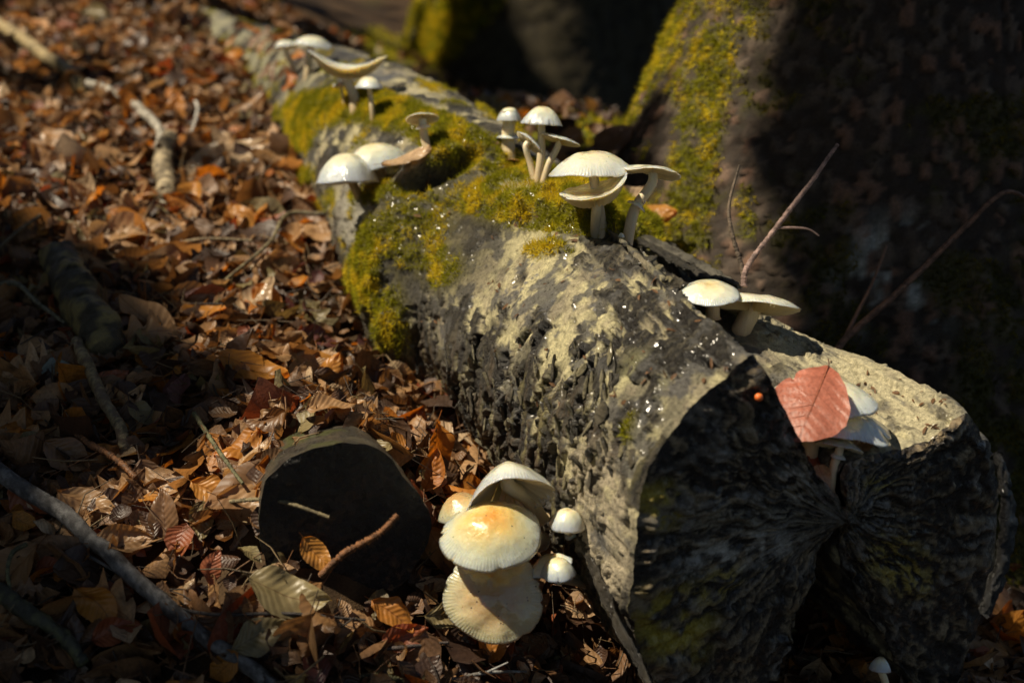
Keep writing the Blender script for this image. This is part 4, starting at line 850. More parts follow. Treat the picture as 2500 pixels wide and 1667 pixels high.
HERO = [
    (450, 560, 125, 150, 'orange', 0, 'broad amber leaf in front of the white-barked stick', 0.5),
    (645, 590, 125, 10, 'red', 1, 'flat brick-red leaf by the bent twig', 0.45),
    (795, 617, 130, 165, 'tan', 2, 'shiny curled tan leaf against the foot of the log', 0.4),
    (350, 615, 180, 10, 'tan', 4, 'wide wrinkled tan leaf in the middle of the bank', 0.5),
    (365, 890, 180, 20, 'tan', 3, 'lobed tan oak leaf beside the rotten stick', 0.6),
    (610, 975, 200, -25, 'orange', 5, 'long ochre leaf pointing at the log', 0.35),
    (790, 975, 125, 60, 'orange', 6, 'upright amber leaf near the foot of the log', 0.6),
    (755, 890, 110, 0, 'purple', 8, 'dark purple leaf above the amber one near the log', 0.4),
    (150, 965, 85, 10, 'grey', 9, 'grey-green leaf beside the thin peeled stick', 0.6),
    (297, 982, 90, 30, 'red', 10, 'crumpled russet leaf touching the peeled stick', 0.5),
    (375, 1080, 125, -30, 'olive', 12, 'ragged olive leaf below the peeled stick tip', 0.5),
    (560, 1253, 125, -35, 'orange', 13, 'copper leaf with curled edge above the pale green one', 0.6),
    (533, 1312, 105, -92, 'olive', 14, 'pale green corrugated leaf hanging down the bank', 0.8),
    (640, 1275, 170, -20, 'tan', 1, 'ribbed tan leaf over the dark end of the small log', 0.5),
    (755, 1385, 110, -50, 'orange', 2, 'orange leaf propped upright beside the small log', 0.8),
    (425, 1310, 130, 95, 'brown', 4, 'smooth brown leaf standing with its midrib upright', 0.8),
    (230, 1288, 155, -20, 'tan', 6, 'ochre-brown leaf just above the smooth grey branch', 0.5),
    (175, 1185, 150, -35, 'brown', 5, 'strongly ribbed brown leaf near the rusty spruce twig', 0.5),
    (560, 1420, 90, 75, 'red', 9, 'red-brown leaf tip standing up by the grey branch', 0.9),
    (700, 1470, 210, -15, 'olive', 12, 'long grey-olive curled leaf right of the grey branch', 0.4),
    (330, 1372, 150, 10, 'tan', 0, 'creased tan leaf lying against the grey branch', 0.4),
    (930, 1540, 130, -40, 'orange', 13, 'crinkled rust-orange leaf under the hanging mushrooms', 0.7),
    (960, 1590, 120, 20, 'red', 10, 'torn red-brown leaf under the rust-orange one', 0.6),
    (1150, 1600, 120, 80, 'orange', 8, 'dim amber leaf standing below the lowest mushroom', 0.7),
    (1050, 1560, 120, -10, 'olive', 9, 'olive leaf in the gloom below the mushrooms', 0.5),
    (995, 1200, 120, 70, 'orange', 0, 'rusty leaf wedged between the small log and the big log', 0.7),
    (2205, 885, 120, 15, 'orange', 12, 'yellow-brown leaf caught at the foot of the spruce', 0.7),
    (425, 80, 110, 60, 'tan', 13, 'tall curled tan leaf near the top of the bank', 0.7),
    (620, 790, 150, 55, 'pale', 14, 'bleached leaf gleaming in the sun on the bank', 0.4),
    (660, 790, 110, -55, 'orange', 2, 'narrow orange leaf crossing the bleached one', 0.5),
    (695, 1085, 130, -120, 'tan', 7, 'sunlit tan oak leaf above the small log', 0.6),
    (600, 420, 130, 30, 'pale', 5, 'pale wet leaf shining below the pink-tan leaf', 0.5),
    (510, 440, 130, 50, 'pale', 6, 'cream folded leaf left of the shining wet leaf', 0.6),
    (590, 310, 150, 25, 'tan', 1, 'long tan leaf pointing up to the mushrooms', 0.5),
    (740, 215, 140, 35, 'red', 14, 'reddish rolled leaf leaning on the mossy crest', 0.5),
    (425, 320, 110, 80, 'orange', 4, 'amber leaf standing beside the white-barked stick', 0.8),
    (250, 1540, 150, -50, 'orange', 9, 'dim ochre leaf below the grey branch', 0.6),
    (300, 1590, 120, 20, 'red', 8, 'dim rust leaf in the shadow below the grey branch', 0.6),
    (80, 1510, 90, 20, 'brown', 11, 'rolled brown leaf in the bottom corner shadow', 0.5),
    (640, 1590, 160, 30, 'olive', 5, 'grey leaf at the lower edge of the bank', 0.5),
    (150, 690, 150, 200, 'brown', 6, 'brown leaf draped over the top of the rotten stick', 0.4), (210, 705, 130, -30, 'tan', 2, 'tan leaf lying across the rotten stick top', 0.4), (255, 800, 90, 60, 'brown', 9, 'small brown leaf stuck on the rotten stick', 0.5),
    (700, 1095, 130, 190, 'brown', 1, 'brown leaf drooping over the top of the small dark log', 0.3), (800, 1065, 120, 20, 'tan', 4, 'tan leaf on the crown of the small dark log', 0.3), (630, 1150, 130, 220, 'orange', 6, 'amber-brown leaf on the shoulder of the small dark log', 0.4),
    (60, 1150, 110, 60, 'tan', 0, 'spotted tan leaf above the grey branch end', 0.6),
]
for px, py, sz, ang, key, hv, lab, fc in HERO:
    hero(px, py, sz, ang, key, hv, lab, face=fc, roll=random.uniform(-0.35, 0.35))
p_, n_, dd_ = hit(BVH_L, 995, 408); hero(1000, 402, 130, 28, 'pale', 2, 'pink-tan leaf lying on the mossy rim behind the hollow', pos=(p_ + np.array([0, 0, 0.6]), np.array([-0.35, -0.25, 1.0]), dd_), face=0.0)
p_, n_, d1_ = hit(BVH_L, 1545, 560)
hero(1600, 520, 110, -10, 'orange', 6, 'orange leaf lying behind the skirted mushroom', d=d1_ + 14, face=0.5)
hero(1535, 490, 120, 30, 'pale', 8, 'dull pink leaf standing behind the saucer mushroom', d=d1_ + 12, face=0.7)
hero(1500, 340, 120, 30, 'brown', 2, 'brown rolled leaf on the moss beyond the wide cap', d=d1_ + 30, face=0.5)
for k in range(26):
    px_, py_ = 480 + 250 * rf0.random(), 40 + 170 * rf0.random(); kk = ('brown', 'tan', 'orange')[k % 3]
    if hit(BVH_L, px_, py_)[0] is None: continue
    hero(px_, py_, rf0.uniform(45, 80), rf0.uniform(0, 360), kk, int(rf0.integers(16)), 'blurred %s leaf lying on the far end of the log' % kk, bvh=BVH_L, face=0.15, lift=0.7)['group'] = 'leaves on the far end of the log'
# bits of leaf at the bottom of the notch
for k, (px, py, sz, ang, key, lab, d) in enumerate([(2110, 1075, 90, 40, 'pale', 'pinkish dry leaf behind the skirted mushroom in the notch', 97), (2010, 1165, 70, -70, 'pale', 'beige leaf scrap among the stalks in the notch', 95.2),
                                                 (1985, 1130, 70, -60, 'red', 'russet leaf scrap among the stalks in the notch', 96.5)]):
    hero(px, py, sz, ang, key, (4, 8, 1)[k], lab, d=d, face=0.7)
# the russet beech leaf stuck on the mushrooms in the notch (traced margin, nibbled top)
LO_ = [(2023, 892), (2048, 912), (2066, 945), (2074, 985), (2075, 1010), (2066, 1040), (2045, 1058), (2020, 1068), (1985, 1077), (1948, 1080), (1915, 1068), (1892, 1042), (1882, 1005), (1884, 968),
       (1893, 946), (1910, 930), (1930, 921), (1937, 926), (1943, 911), (1960, 901), (1975, 897), (1990, 895), (2007, 893)]
dl = 92.6; ctr_ = np.array([1985.0, 985.0]); lo = np.array(LO_, float)
lo = np.concatenate([[a, (a + b) / 2 + np.random.default_rng(i).normal(0, 1.0, 2)] for i, (a, b) in enumerate(zip(lo, np.roll(lo, -1, 0)))])
vv, uu = [], []; tip = np.array([2023, 892.0]); tail = np.array([1948, 1078.0]); axd = (tail - tip) / np.linalg.norm(tail - tip); nrm_ = np.array([-axd[1], axd[0]])
NRG = 9
for k in range(NRG):
    f = k / (NRG - 1)
    for q in lo:
        p = ctr_ + (q - ctr_) * f; rel_ = p - tip; s_ = (rel_ @ axd) / 205; t_v = (rel_ @ nrm_) / 95
        dz = 0.12 * abs(t_v) ** 1.5 + 0.8 * (s_ - 0.5) ** 2 * 2 - 0.10 * math.cos(s_ * 44 - abs(t_v) * 9) * min(1, abs(t_v) * 2) - 4.6 * (s_ - 0.5) - 0.011 * (p[0] - 1985) + 0.15 * math.sin(p[0] * 0.05) * f
        vv.append(P(p[0], p[1], dl + dz)); uu.append((s_, t_v))
ml = leaf_mat('salmon_beech_leaf', (0.42, 0.15, 0.10), (0.42, 0.15, 0.10), (0.42, 0.15, 0.10), 0.30, (0.25, 0.5), dark=(0.30, 0.085, 0.05), tc=(1.3, 0.9, 0.7))
V = np.array(vv); 
rl = thing('fallen_leaf', 'salmon-red beech leaf with nibbled top stuck on mushrooms in the notch', 'leaf', P(1948, 1078, dl))
part('blade', rl, V, gridf(NRG, len(lo), True), ml, uv=np.array(uu))
V, F = tube(smooth_path([P(2020, 900, dl + 2.1), P(2024, 888, dl + 2.3), P(2022, 876, dl + 2.6)], 8), 0.05, 6); part('leaf_stalk', rl, V, F, MAT_TWIG, col=np.tile([0.10, 0.05, 0.03], (len(V), 1)))
def leaf_pt(x, y):
    p = np.array([x, y]); rel_ = p - tip; s_ = (rel_ @ axd) / 205; t_v = (rel_ @ nrm_) / 95
    return P(x, y, dl + 0.12 * abs(t_v) ** 1.5 + 1.6 * (s_ - 0.5) ** 2 - 4.6 * (s_ - 0.5) - 0.011 * (x - 1985) - 0.05)
V, F = tube(smooth_path([leaf_pt(2021, 896), leaf_pt(2000, 950), leaf_pt(1975, 1010), leaf_pt(1952, 1066)], 16), np.linspace(0.04, 0.012, 16), 6)
part('midrib', rl, V, F, MAT_TWIG, col=np.tile([0.30, 0.10, 0.05], (len(V), 1)))
vn = []
for k in range(6):
    m0 = tip + axd * (22 + 27 * k)
    for sg in (-1, 1):
        L_ = (52, 74, 84, 80, 66, 44)[k]; q = [m0 + (axd * 0.55 * f + nrm_ * sg * 0.84 * f) * L_ - axd * 6 * f * f for f in np.linspace(0, 0.92, 7)]
        vn.append(tube(np.array([leaf_pt(*v_) for v_ in q]) + np.array([0, 0.03, 0]), np.linspace(0.022, 0.006, 7), 4, False))
V, F = join(vn); part('veins', rl, V, F, MAT_TWIG, col=np.tile([0.30, 0.095, 0.055], (len(V), 1)))

# ------------------------------------------------------------------ sticks and twigs
def twig(name, label, pts, rad, col, cat='twig', knots=0.0, branches=(), lichen=None, rough=0.12, group=None, nv=10):
    """pts: (px, py, depth) or (px, py, None, lift) on the ground"""
    def world(q):
        if len(q) == 3: return P(*q)
        p, n, d = hit(BVH_G, q[0], q[1]); return p + unit(n) * q[3]
    W = [world(q) for q in pts]; n = int(min(140, max(24, 8 * len(W), sum(np.linalg.norm(b - a) for a, b in zip(W[:-1], W[1:])) / rad[0] * 4))); path = smooth_path(W, n)
    sd = sum(ord(ch) for ch in label) % 997
    path = path + (np.stack([fbm(path / 4.0 + sd + 7 * k, 3, sd + k) for k in range(3)], 1) - 0.5) * rad[0] * 0.9
    rr_ = np.interp(np.linspace(0, 1, n), np.linspace(0, 1, len(rad)), rad)
    if knots: rr_ = rr_ * (1 + knots * (np.random.default_rng(sd).random(n) > 0.55))
    V, F = tube(path, rr_, nv, True, rough, sd, 1.0 / max(rad[0], 0.15))
    cl = mixc(np.tile(col, (len(V), 1)), np.asarray(col) * 0.45, ss(0.45, 0.65, fbm(V / max(rad[0] * 0.55, 0.3), 4, sd)))
    if lichen is not None: cl = mixc(cl, lichen, ss(0.50, 0.58, fbm(V / max(rad[0] * 0.8, 0.4), 4, sd + 5)))
    if not branches: return solo(name, V, F, MAT_TWIG, label, cat, group, col=cl)
    o = thing(name, label, cat, W[0], group); part('stem', o, V, F, MAT_TWIG, col=cl)
    for bp, br in branches:
        bw = smooth_path([world(q) for q in bp], 16); V, F = tube(bw, np.linspace(br, br * 0.45, 16), 8, True, rough, sd + 3, 3.0)
        part('side_twig', o, V, F, MAT_TWIG, col=np.tile(col, (len(V), 1)))
    return o
G = None
twig('branch', 'smooth dark grey branch lying diagonally over the dim lower bank', [(-60, 1180, G, 3.0), (60, 1255, G, 3.2), (180, 1330, G, 3.0), (330, 1440, G, 2.8), (480, 1560, G, 2.4), (640, 1672, G, 2.0), (700, 1720, G, 1.8)], [0.62, 0.6, 0.55, 0.5], (0.085, 0.080, 0.078), 'branch',
     branches=[([(150, 1365, G, 2.0), (215, 1400, G, 2.6), (300, 1445, G, 2.6)], 0.22)], lichen=(0.16, 0.155, 0.15), rough=0.05, nv=16)
twig('stick', 'thick beige barkless stick at the top left of the bank', [(-40, 95, G, 4), (60, 165, G, 4), (190, 243, G, 3.4)], [1.0, 0.95, 0.85], (0.34, 0.26, 0.13), 'stick', nv=14)
twig('stick', 'white-barked crooked stick sticking out below the beige one', [(225, 255, G, 3), (290, 295, G, 3.4), (350, 345, G, 3.4), (388, 395, G, 2.8), (370, 425, G, 1.8)], [0.66, 0.62, 0.6, 0.5], (0.40, 0.37, 0.31), 'stick', lichen=(0.14, 0.12, 0.09), rough=0.2, nv=14)
twig('stick', 'short mossy broken stub below the white-barked stick', [(408, 395, G, 3.0), (405, 460, G, 3.0), (412, 530, G, 2.0)], [1.0, 1.15, 1.1], (0.14, 0.11, 0.065), 'stick', lichen=(0.36, 0.29, 0.18), rough=0.18, nv=16)
twig('stick', 'thick rotten stick with green-gold lichen at the left of the bank', [(150, 690, G, 3.0), (185, 770, G, 3.2), (235, 850, G, 3.0), (275, 915, G, 2.4)], [1.7, 1.85, 1.85, 1.6], (0.05, 0.042, 0.026), 'stick', lichen=(0.20, 0.16, 0.06), rough=0.35, nv=22)
twig('stick', 'thin peeled stick leading down from the rotten one', [(200, 905, G, 2.8), (235, 960, G, 3.2), (265, 1040, G, 3.0), (305, 1120, G, 3.0), (318, 1150, G, 2.0)], [0.55, 0.5, 0.45, 0.5], (0.30, 0.23, 0.12), 'stick', rough=0.15, nv=14, lichen=(0.15, 0.10, 0.06))
twig('twig', 'bent brown twig beside the brick-red leaf', [(812, 548, G, 2.5), (805, 580, G, 3.0), (700, 603, G, 3.6), (640, 670, G, 3.4), (545, 752, G, 2.8)], [0.22, 0.24, 0.2, 0.14], (0.12, 0.09, 0.05), lichen=(0.2, 0.17, 0.09))
twig('twig', 'small whitish twig scrap on the sunny bank', [(482, 305, G, 3.2), (487, 335, G, 3.4), (472, 378, G, 3.0)], [0.24, 0.22, 0.18], (0.50, 0.47, 0.42))
RUST = (0.20, 0.085, 0.03); LICH = (0.12, 0.115, 0.055)
twig('spruce_twig', 'rusty knobbly spruce twig on the shaded bank', [(165, 1118, G, 3.0), (230, 1160, G, 3.2), (300, 1205, G, 3.2), (358, 1240, G, 3.0)], [0.17, 0.2, 0.2, 0.16], RUST, knots=0.45)
twig('spruce_twig', 'rusty knobbly twig stub in front of the small dark log', [(858, 1335, G, 7), (830, 1365, G, 6), (795, 1400, G, 4), (770, 1430, G, 2)], [0.15, 0.17, 0.18, 0.17], RUST, knots=0.6)
twig('spruce_twig', 'thin greenish twig reaching down over the small log end', [(505, 1085, G, 3), (560, 1155, G, 3.2), (640, 1235, G, 3.2)], [0.15, 0.14, 0.1], LICH, knots=0.3)
twig('spruce_twig', 'straight grey-brown twig poking past the ribbed tan leaf', [(600, 1275, G, 3.0), (690, 1285, G, 4), (775, 1318, G, 4.5)], [0.12, 0.13, 0.12], (0.20, 0.16, 0.085), knots=0.3)
twig('spruce_twig', 'dark twig slanting across the leaves at the left edge', [(-20, 695, G, 3), (40, 645, G, 3.6), (95, 597, G, 3.2)], [0.18, 0.18, 0.15], (0.10, 0.08, 0.05), knots=0.3)
twig('spruce_twig', 'lichened twig sloping toward the rotten stick', [(20, 765, G, 3), (60, 785, G, 3.6), (110, 825, G, 3.4), (165, 862, G, 2.8)], [0.18, 0.18, 0.15], (0.16, 0.15, 0.10), knots=0.35)
twig('twig', 'horizontal thin twig under the wide wrinkled leaf', [(430, 660, G, 2.8), (520, 655, G, 3.2), (610, 650, G, 2.8)], [0.16, 0.15, 0.12], (0.24, 0.18, 0.10), knots=0.2)
twig('twig', 'pale forked twig along the bottom under the mushrooms', [(1040, 1668, 96), (1120, 1655, 96), (1190, 1640, 96), (1285, 1638, 97)], [0.14, 0.13, 0.12, 0.08], (0.26, 0.26, 0.25), branches=[([(1190, 1640, 96), (1215, 1628, 95.5), (1240, 1616, 95)], 0.09)], lichen=(0.10, 0.09, 0.08))
twig('twig', 'dark crooked twig across the curled leaves below the small log', [(780, 1530, 96), (860, 1550, 95.5), (920, 1580, 95), (1000, 1578, 95), (1095, 1568, 96)], [0.16, 0.17, 0.15, 0.1], (0.07, 0.055, 0.05), branches=[([(905, 1578, 95), (906, 1610, 95), (898, 1640, 95.5)], 0.1)])
twig('spruce_twig', 'knobbly olive twig along the bottom edge', [(760, 1680, 93), (850, 1655, 93), (930, 1648, 93.5), (1030, 1672, 94)], [0.15, 0.17, 0.16, 0.12], LICH, knots=0.4)
twig('twig', 'thin dark twig running under the long grey-olive leaf', [(420, 1520, G, 2.4), (560, 1545, G, 2.8), (700, 1540, G, 3.0), (850, 1560, G, 2.6)], [0.13, 0.12, 0.12, 0.08], (0.06, 0.05, 0.045))
twig('twig', 'mossy dark root end in the bottom corner shadow', [(-30, 1490, G, 2.6), (60, 1545, G, 2.8), (140, 1610, G, 2.6), (200, 1680, G, 2.2)], [0.7, 0.6, 0.5, 0.4], (0.05, 0.05, 0.035), lichen=(0.09, 0.09, 0.04), rough=0.3)
twig('spruce_twig', 'bowed lichened twig arching over the bottom corner', [(92, 1420, G, 3.5), (72, 1450, G, 4), (55, 1490, G, 3.5), (48, 1540, G, 2)], [0.13, 0.13, 0.12, 0.1], LICH, knots=0.3)
# upright sprigs by the spruce
ds = 112
twig('sapling_sprig', 'leafless pinkish sprig rising from behind the log toward the spruce', [(1815, 700, ds), (1822, 655, ds), (1870, 585, ds), (1920, 520, ds), (1985, 440, ds), (2046, 352, ds)], [0.24, 0.22, 0.2, 0.2, 0.17, 0.13], (0.34, 0.23, 0.20), 'sprig', branches=[([(1890, 557, ds), (1940, 556, ds), (1975, 560, ds), (2000, 576, ds)], 0.12)], knots=0.15, rough=0.06)
twig('sapling_sprig', 'short dark bare sprig left of the pinkish one', [(1820, 690, ds + 1), (1806, 635, ds + 1), (1786, 565, ds + 1), (1780, 500, ds + 1), (1805, 402, ds + 1)], [0.22, 0.18, 0.16, 0.13, 0.08], (0.16, 0.12, 0.085), 'sprig', knots=0.15, rough=0.06)
twig('sapling_sprig', 'long reddish bare sprig leaning across the spruce trunk', [(2030, 890, 122), (2060, 830, 122), (2150, 750, 122), (2250, 660, 122), (2350, 560, 122), (2450, 470, 122), (2520, 495, 123)], [0.32, 0.3, 0.27, 0.24, 0.2, 0.15], (0.21, 0.11, 0.07), 'sprig', branches=[([(2062, 826, 122), (2095, 760, 123), (2130, 690, 123.5), (2165, 600, 124)], 0.2)], rough=0.06)

# ------------------------------------------------------------------ small log at the left with a dark round end
f0 = P(838, 1290, 96.6); ax2 = unit(np.array([-0.20, 0.97, -0.04])); r0_ = 5.9
tt = np.linspace(0, 13, 60); e2 = unit(np.array([0, 0, 1.0]) - ax2 * ax2[2]); e1 = np.cross(ax2, e2); th_ = np.linspace(0, 2 * math.pi, 120, endpoint=False)
rr_ = r0_ * (1 - 0.004 * tt)[:, None] * (1 + 0.05 * np.cos(2 * th_ + 1) + 0.03 * np.cos(5 * th_))[None]
V = (f0 + ax2 * tt[:, None, None] + e1 * (np.cos(th_) * rr_)[:, :, None] * 0.95 + e2 * (np.sin(th_) * rr_)[:, :, None] * 1.08); V = V - ax2 * (0.30 * ((V - f0) @ e2))[:, :, None]; cdv = V - (f0 + ax2 * tt[:, None, None])
V = V + cdv / np.linalg.norm(cdv, axis=2)[:, :, None] * (0.5 * (fbm(V.reshape(-1, 3) / 1.6, 4, 501) - 0.5).reshape(60, 120, 1)); V2 = V.reshape(-1, 3)
cl = mixc(np.tile([0.022, 0.018, 0.012], (len(V2), 1)), (0.06, 0.05, 0.03), ss(0.45, 0.6, fbm(V2 / 2.0, 4, 502)))
cl = mixc(cl, (0.06, 0.065, 0.015), ss(0.58, 0.68, fbm(V2 / 2.5, 3, 503)))
slog = thing('small_log', 'short dark log with blackened round end half buried in leaves', 'log', f0 - e2 * r0_)
part('bark', slog, V2, gridf(60, 120, True), MAT_BARK, col=cl)
cs = np.linspace(1, 0, 40); CVs = (f0 + (V[0][None] - f0) * cs[:, None, None]).reshape(-1, 3)
dsp = 0.5 * (fbm(CVs / 1.2, 4, 505) - 0.5) * np.repeat(ss(1.0, 0.9, cs), 120)
CVs = CVs - ax2 * dsp[:, None]
part('cut_face', slog, CVs, gridf(40, 120, True), MAT_CUT, col=mixc(np.tile([0.011, 0.011, 0.012], (len(CVs), 1)), (0.020, 0.019, 0.018), fbm(CVs / 1.0, 4, 506)))

# ------------------------------------------------------------------ loose bark and splinters on the big log
def slab(path, widths, thick, upv, seed, col, name='bark_strip', label=None):
    path = smooth_path(path, 40); T, _, _ = frames(path); w_ = np.interp(np.linspace(0, 1, 40), np.linspace(0, 1, len(widths)), widths)
    w_ = w_ * (1 + 0.35 * (fbm(np.stack([np.arange(40) * 0.35, np.zeros(40) + seed, np.zeros(40)], 1), 3, seed) - 0.5) * 2)
    out = unit(upv); Sd = np.cross(T, out); Sd /= np.linalg.norm(Sd, axis=1)[:, None]; O2 = np.cross(Sd, T); vs_ = []
    for v in np.linspace(-1, 1, 9): vs_.append(path + Sd * (w_ * v)[:, None] + O2 * (thick - 0.35 * w_ * v * v)[:, None])
    for v in np.linspace(1, -1, 9): vs_.append(path + Sd * (w_ * v)[:, None] * 0.97 + O2 * (-0.35 * w_ * v * v)[:, None])
    V = np.stack(vs_, 1); n = V.shape[1]; V = V.reshape(-1, 3)
    V = V + (np.stack([fbm(V / 0.55 + 5 * k, 4, seed + k, 0.65) for k in range(3)], 1) - 0.5) * thick * 2.0
    k = np.arange(n); F = [gridf(40, n, True), np.stack([k[:-2] * 0, k[1:-1], k[2:]], 1), np.stack([k[:-2] * 0, k[2:], k[1:-1]], 1) + 39 * n]
    cl = mixc(np.tile(col, (len(V), 1)), np.asarray(col) * 0.4, ss(0.42, 0.62, fbm(V / np.array([0.8, 0.8, 2.0]), 4, seed + 9)))
    return part(name, log, V, F, MAT_BARK, col=cl, label=label)
slab([P(2424, 1108, 96.5), P(2450, 1180, 96), P(2463, 1290, 95.5), P(2440, 1400, 95), P(2400, 1500, 94.5)], [0.25, 0.7, 0.85, 0.8, 0.5], 0.4, (0.8, -0.6, 0.1), 701, (0.014, 0.013, 0.011), label='dark bark strip hanging off the right edge')
slab([P(1400, 1230, 99.5), P(1430, 1330, 96.5), P(1470, 1430, 94), P(1520, 1540, 92), P(1590, 1670, 90.5)], [0.15, 0.3, 0.36, 0.3, 0.2], 0.3, (-0.8, -0.6, 0.1), 702, (0.045, 0.037, 0.025))
slab([P(1400, 1120, 102.0), P(1390, 1190, 100.6), P(1380, 1260, 99.6), P(1370, 1330, 99)], [0.2, 0.35, 0.3, 0.12], 0.3, (-0.7, -0.7, 0.1), 703, (0.11, 0.095, 0.05))
pL = [on_log(x, y, -0.3)[0] for x, y in ((1520, 590), (1580, 622))]
slab([P(1545, 568, d1_ + 1), P(1640, 612, d1_ - 4), P(1720, 655, d1_ - 9), P(1805, 705, d1_ - 13)], [0.3, 0.55, 0.5, 0.25], 0.3, (0.2, -0.5, 0.8), 704, (0.13, 0.12, 0.095), 'splinter', 'long grey splinter along the right edge')
slab([P(1560, 590, d1_ - 2), P(1640, 632, d1_ - 6), P(1700, 668, d1_ - 10), P(1760, 690, d1_ - 12)], [0.2, 0.5, 0.5, 0.2], 0.3, (0.2, -0.5, 0.8), 705, (0.05, 0.045, 0.035), 'splinter')
rf = np.random.default_rng(77)
FLK = [(1160, 830, 26, 90), (1265, 905, 40, 80), (1330, 1000, 46, 78), (1420, 905, 42, 60), (1470, 1010, 60, 70), (1150, 960, 40, 85), (1245, 1040, 52, 86), (1090, 900, 34, 88), (1500, 930, 40, 45), (1540, 905, 26, 50),
       (1400, 1060, 50, 80), (1350, 1090, 44, 84), (1190, 1010, 40, 90), (1300, 830, 26, 60), (1265, 830, 22, 65), (1575, 640, 60, -15), (1620, 690, 60, -10), (1600, 660, 46, -12), (1520, 1100, 40, 75), (1545, 1120, 50, 80), (1110, 1030, 36, 88), (1440, 1110, 44, 82)]
for k in range(120): FLK.append((rf.uniform(990, 1500), rf.uniform(860, 1190), rf.uniform(24, 80), rf.uniform(76, 100)))
for k, (px, py, lp, an) in enumerate(FLK):
    p, n, d = hit(BVH_L, px, py)
    if p is None: continue
    t = math.cos(math.radians(an)) * RGT + math.sin(math.radians(an)) * UPV; t = unit(t - n * (t @ n)); sd_ = np.cross(n, t)
    L = lp / FX * d; W_ = L * (rf.uniform(0.16, 0.34) if k < 22 else rf.uniform(0.04, 0.09)); s_ = np.linspace(-0.5, 0.5, 9); v_ = np.linspace(-1, 1, 4)
    ws = W_ * (1 - (2 * np.abs(s_)) ** 3) * (0.75 + 0.5 * rf.random(9)); lift_ = rf.uniform(0.02, 0.16) * L
    top = np.stack([p + t * s * L + sd_ * (v * ws[i]) + n * (0.10 + lift_ * (s + 0.5) ** 2 * 1.3 + 0.04 * rf.random()) for i, s in enumerate(s_) for v in v_])
    bot = np.stack([p + t * s * L + sd_ * (v * ws[i] * 0.96) + n * (-0.12 + lift_ * (s + 0.5) ** 2 * 0.9) for i, s in enumerate(s_) for v in v_[::-1]])
    V = np.concatenate([top.reshape(9, 4, 3), bot.reshape(9, 4, 3)], 1).reshape(-1, 3)
    cb = np.array([(0.20, 0.175, 0.10), (0.10, 0.085, 0.055), (0.27, 0.24, 0.15), (0.05, 0.045, 0.035)][rf.choice(4, p=[.35, .3, .15, .2])])
    part('bark_flake', log, V, gridf(9, 8, True), MAT_BARK, col=cb * rf.uniform(0.7, 1.2, (len(V), 1)))

# ------------------------------------------------------------------ needles and twiglets in the litter, mould, drops
Pt, r = litter_points(3000, 620, 260); n = len(Pt); N = ground_n(Pt[:, 0], Pt[:, 1]); Rr = rots(n, N, r, 0.5); L = r.uniform(1.2, 5.0, n); w_ = r.uniform(0.03, 0.09, n)
O = Pt + N * r.uniform(1.6, 3.0, n)[:, None]; X = Rr[:, :, 0] * (L / 2)[:, None]; Y = Rr[:, :, 1] * w_[:, None]; Z = Rr[:, :, 2] * w_[:, None]; K = Rr[:, :, 1] * (L * r.normal(0, 0.08, n))[:, None]
V = np.stack([O - X - Y, O - X + Y, O - X + Z, O + K - Y, O + K + Y, O + K + Z, O + X - Y * 0.5, O + X + Y * 0.5, O + X + Z * 0.5], 1).reshape(-1, 3)
F = (gridf(3, 3, True)[None] + (np.arange(n) * 9)[:, None, None]).reshape(-1, 4)
cl = np.repeat(np.array([(0.10, 0.07, 0.04), (0.20, 0.14, 0.07), (0.055, 0.04, 0.03), (0.16, 0.08, 0.035)])[r.choice(4, n)], 9, axis=0)
solo('twiglet_litter', V, F, MAT_TWIG, 'fine twiglets and needles scattered through the leaf bed', 'twiglets', None, 'stuff', col=cl)
mp_, mn_ = [], []
for k in range(420):
    p, n_, d = hit(BVH_L, 1262 + rf.normal(0, 24), 456 + rf.normal(0, 7))
    if p is not None: mp_.append(p); mn_.append(n_)
V, F, c = moss_blades(np.array(mp_), np.array(mn_), np.full((len(mp_), 3), 0.8), 0.55, 0.06, 1.2, 31)
part('mould', log, V, F, MAT_MOSS, col=c, kind='stuff', smooth=False, label='wispy white mould tuft beside the thin stalks')
dv, df, du, nn_ = [], [], [], 0
for k in range(170):
    px_, py_ = (rf.uniform(900, 1800), rf.uniform(330, 1000)) if k < 110 else (rf.uniform(1900, 2330), rf.uniform(830, 1090))
    p, n_, d = hit(BVH_L, px_, py_)
    if p is None or d > 150: continue
    _, lv, lf_, luv = LO[10 + k % 4]; R_ = rots(1, n_[None], rf, 0.25)[0]; z_ = rf.uniform(0.25, 0.9)
    dv.append(((lv - np.array([0.5, 0, 0])) * np.array([1, 0.5, 0.4]) * z_) @ R_.T + p + n_ * 0.08); df.append(lf_ + nn_); du.append(luv); nn_ += len(lv)
part('crumbs', log, np.concatenate(dv), np.concatenate(df), LEAFM['brown'], uv=np.concatenate(du), rnd=rf.random(nn_), kind='stuff', label='tiny crumbs of leaf and bark lying on the log')
mw = M('water'); mw.p(Base_Color=(1, 1, 1, 1), Roughness=0.02, Transmission_Weight=1.0, IOR=1.33)
def drop(px, py, d, r_, label):
    th_ = np.linspace(0, 2 * math.pi, 18, endpoint=False); a_ = np.linspace(0.02, math.pi - 0.02, 11)
    V = np.concatenate([np.stack([np.cos(th_) * math.sin(x) * r_, np.sin(th_) * math.sin(x) * r_, 0 * th_ + math.cos(x) * r_ * (1.35 if x < 1.57 else 1.0)], 1) for x in a_])
    solo('water_drop', V + P(px, py, d), gridf(11, 18, True), mw.m, label, 'drop')
_dc = on_log(872, 480)[1] - 4.5; drop(879, 452, _dc - 3.6, 0.20, 'water drop hanging from the lower overhanging white cap')
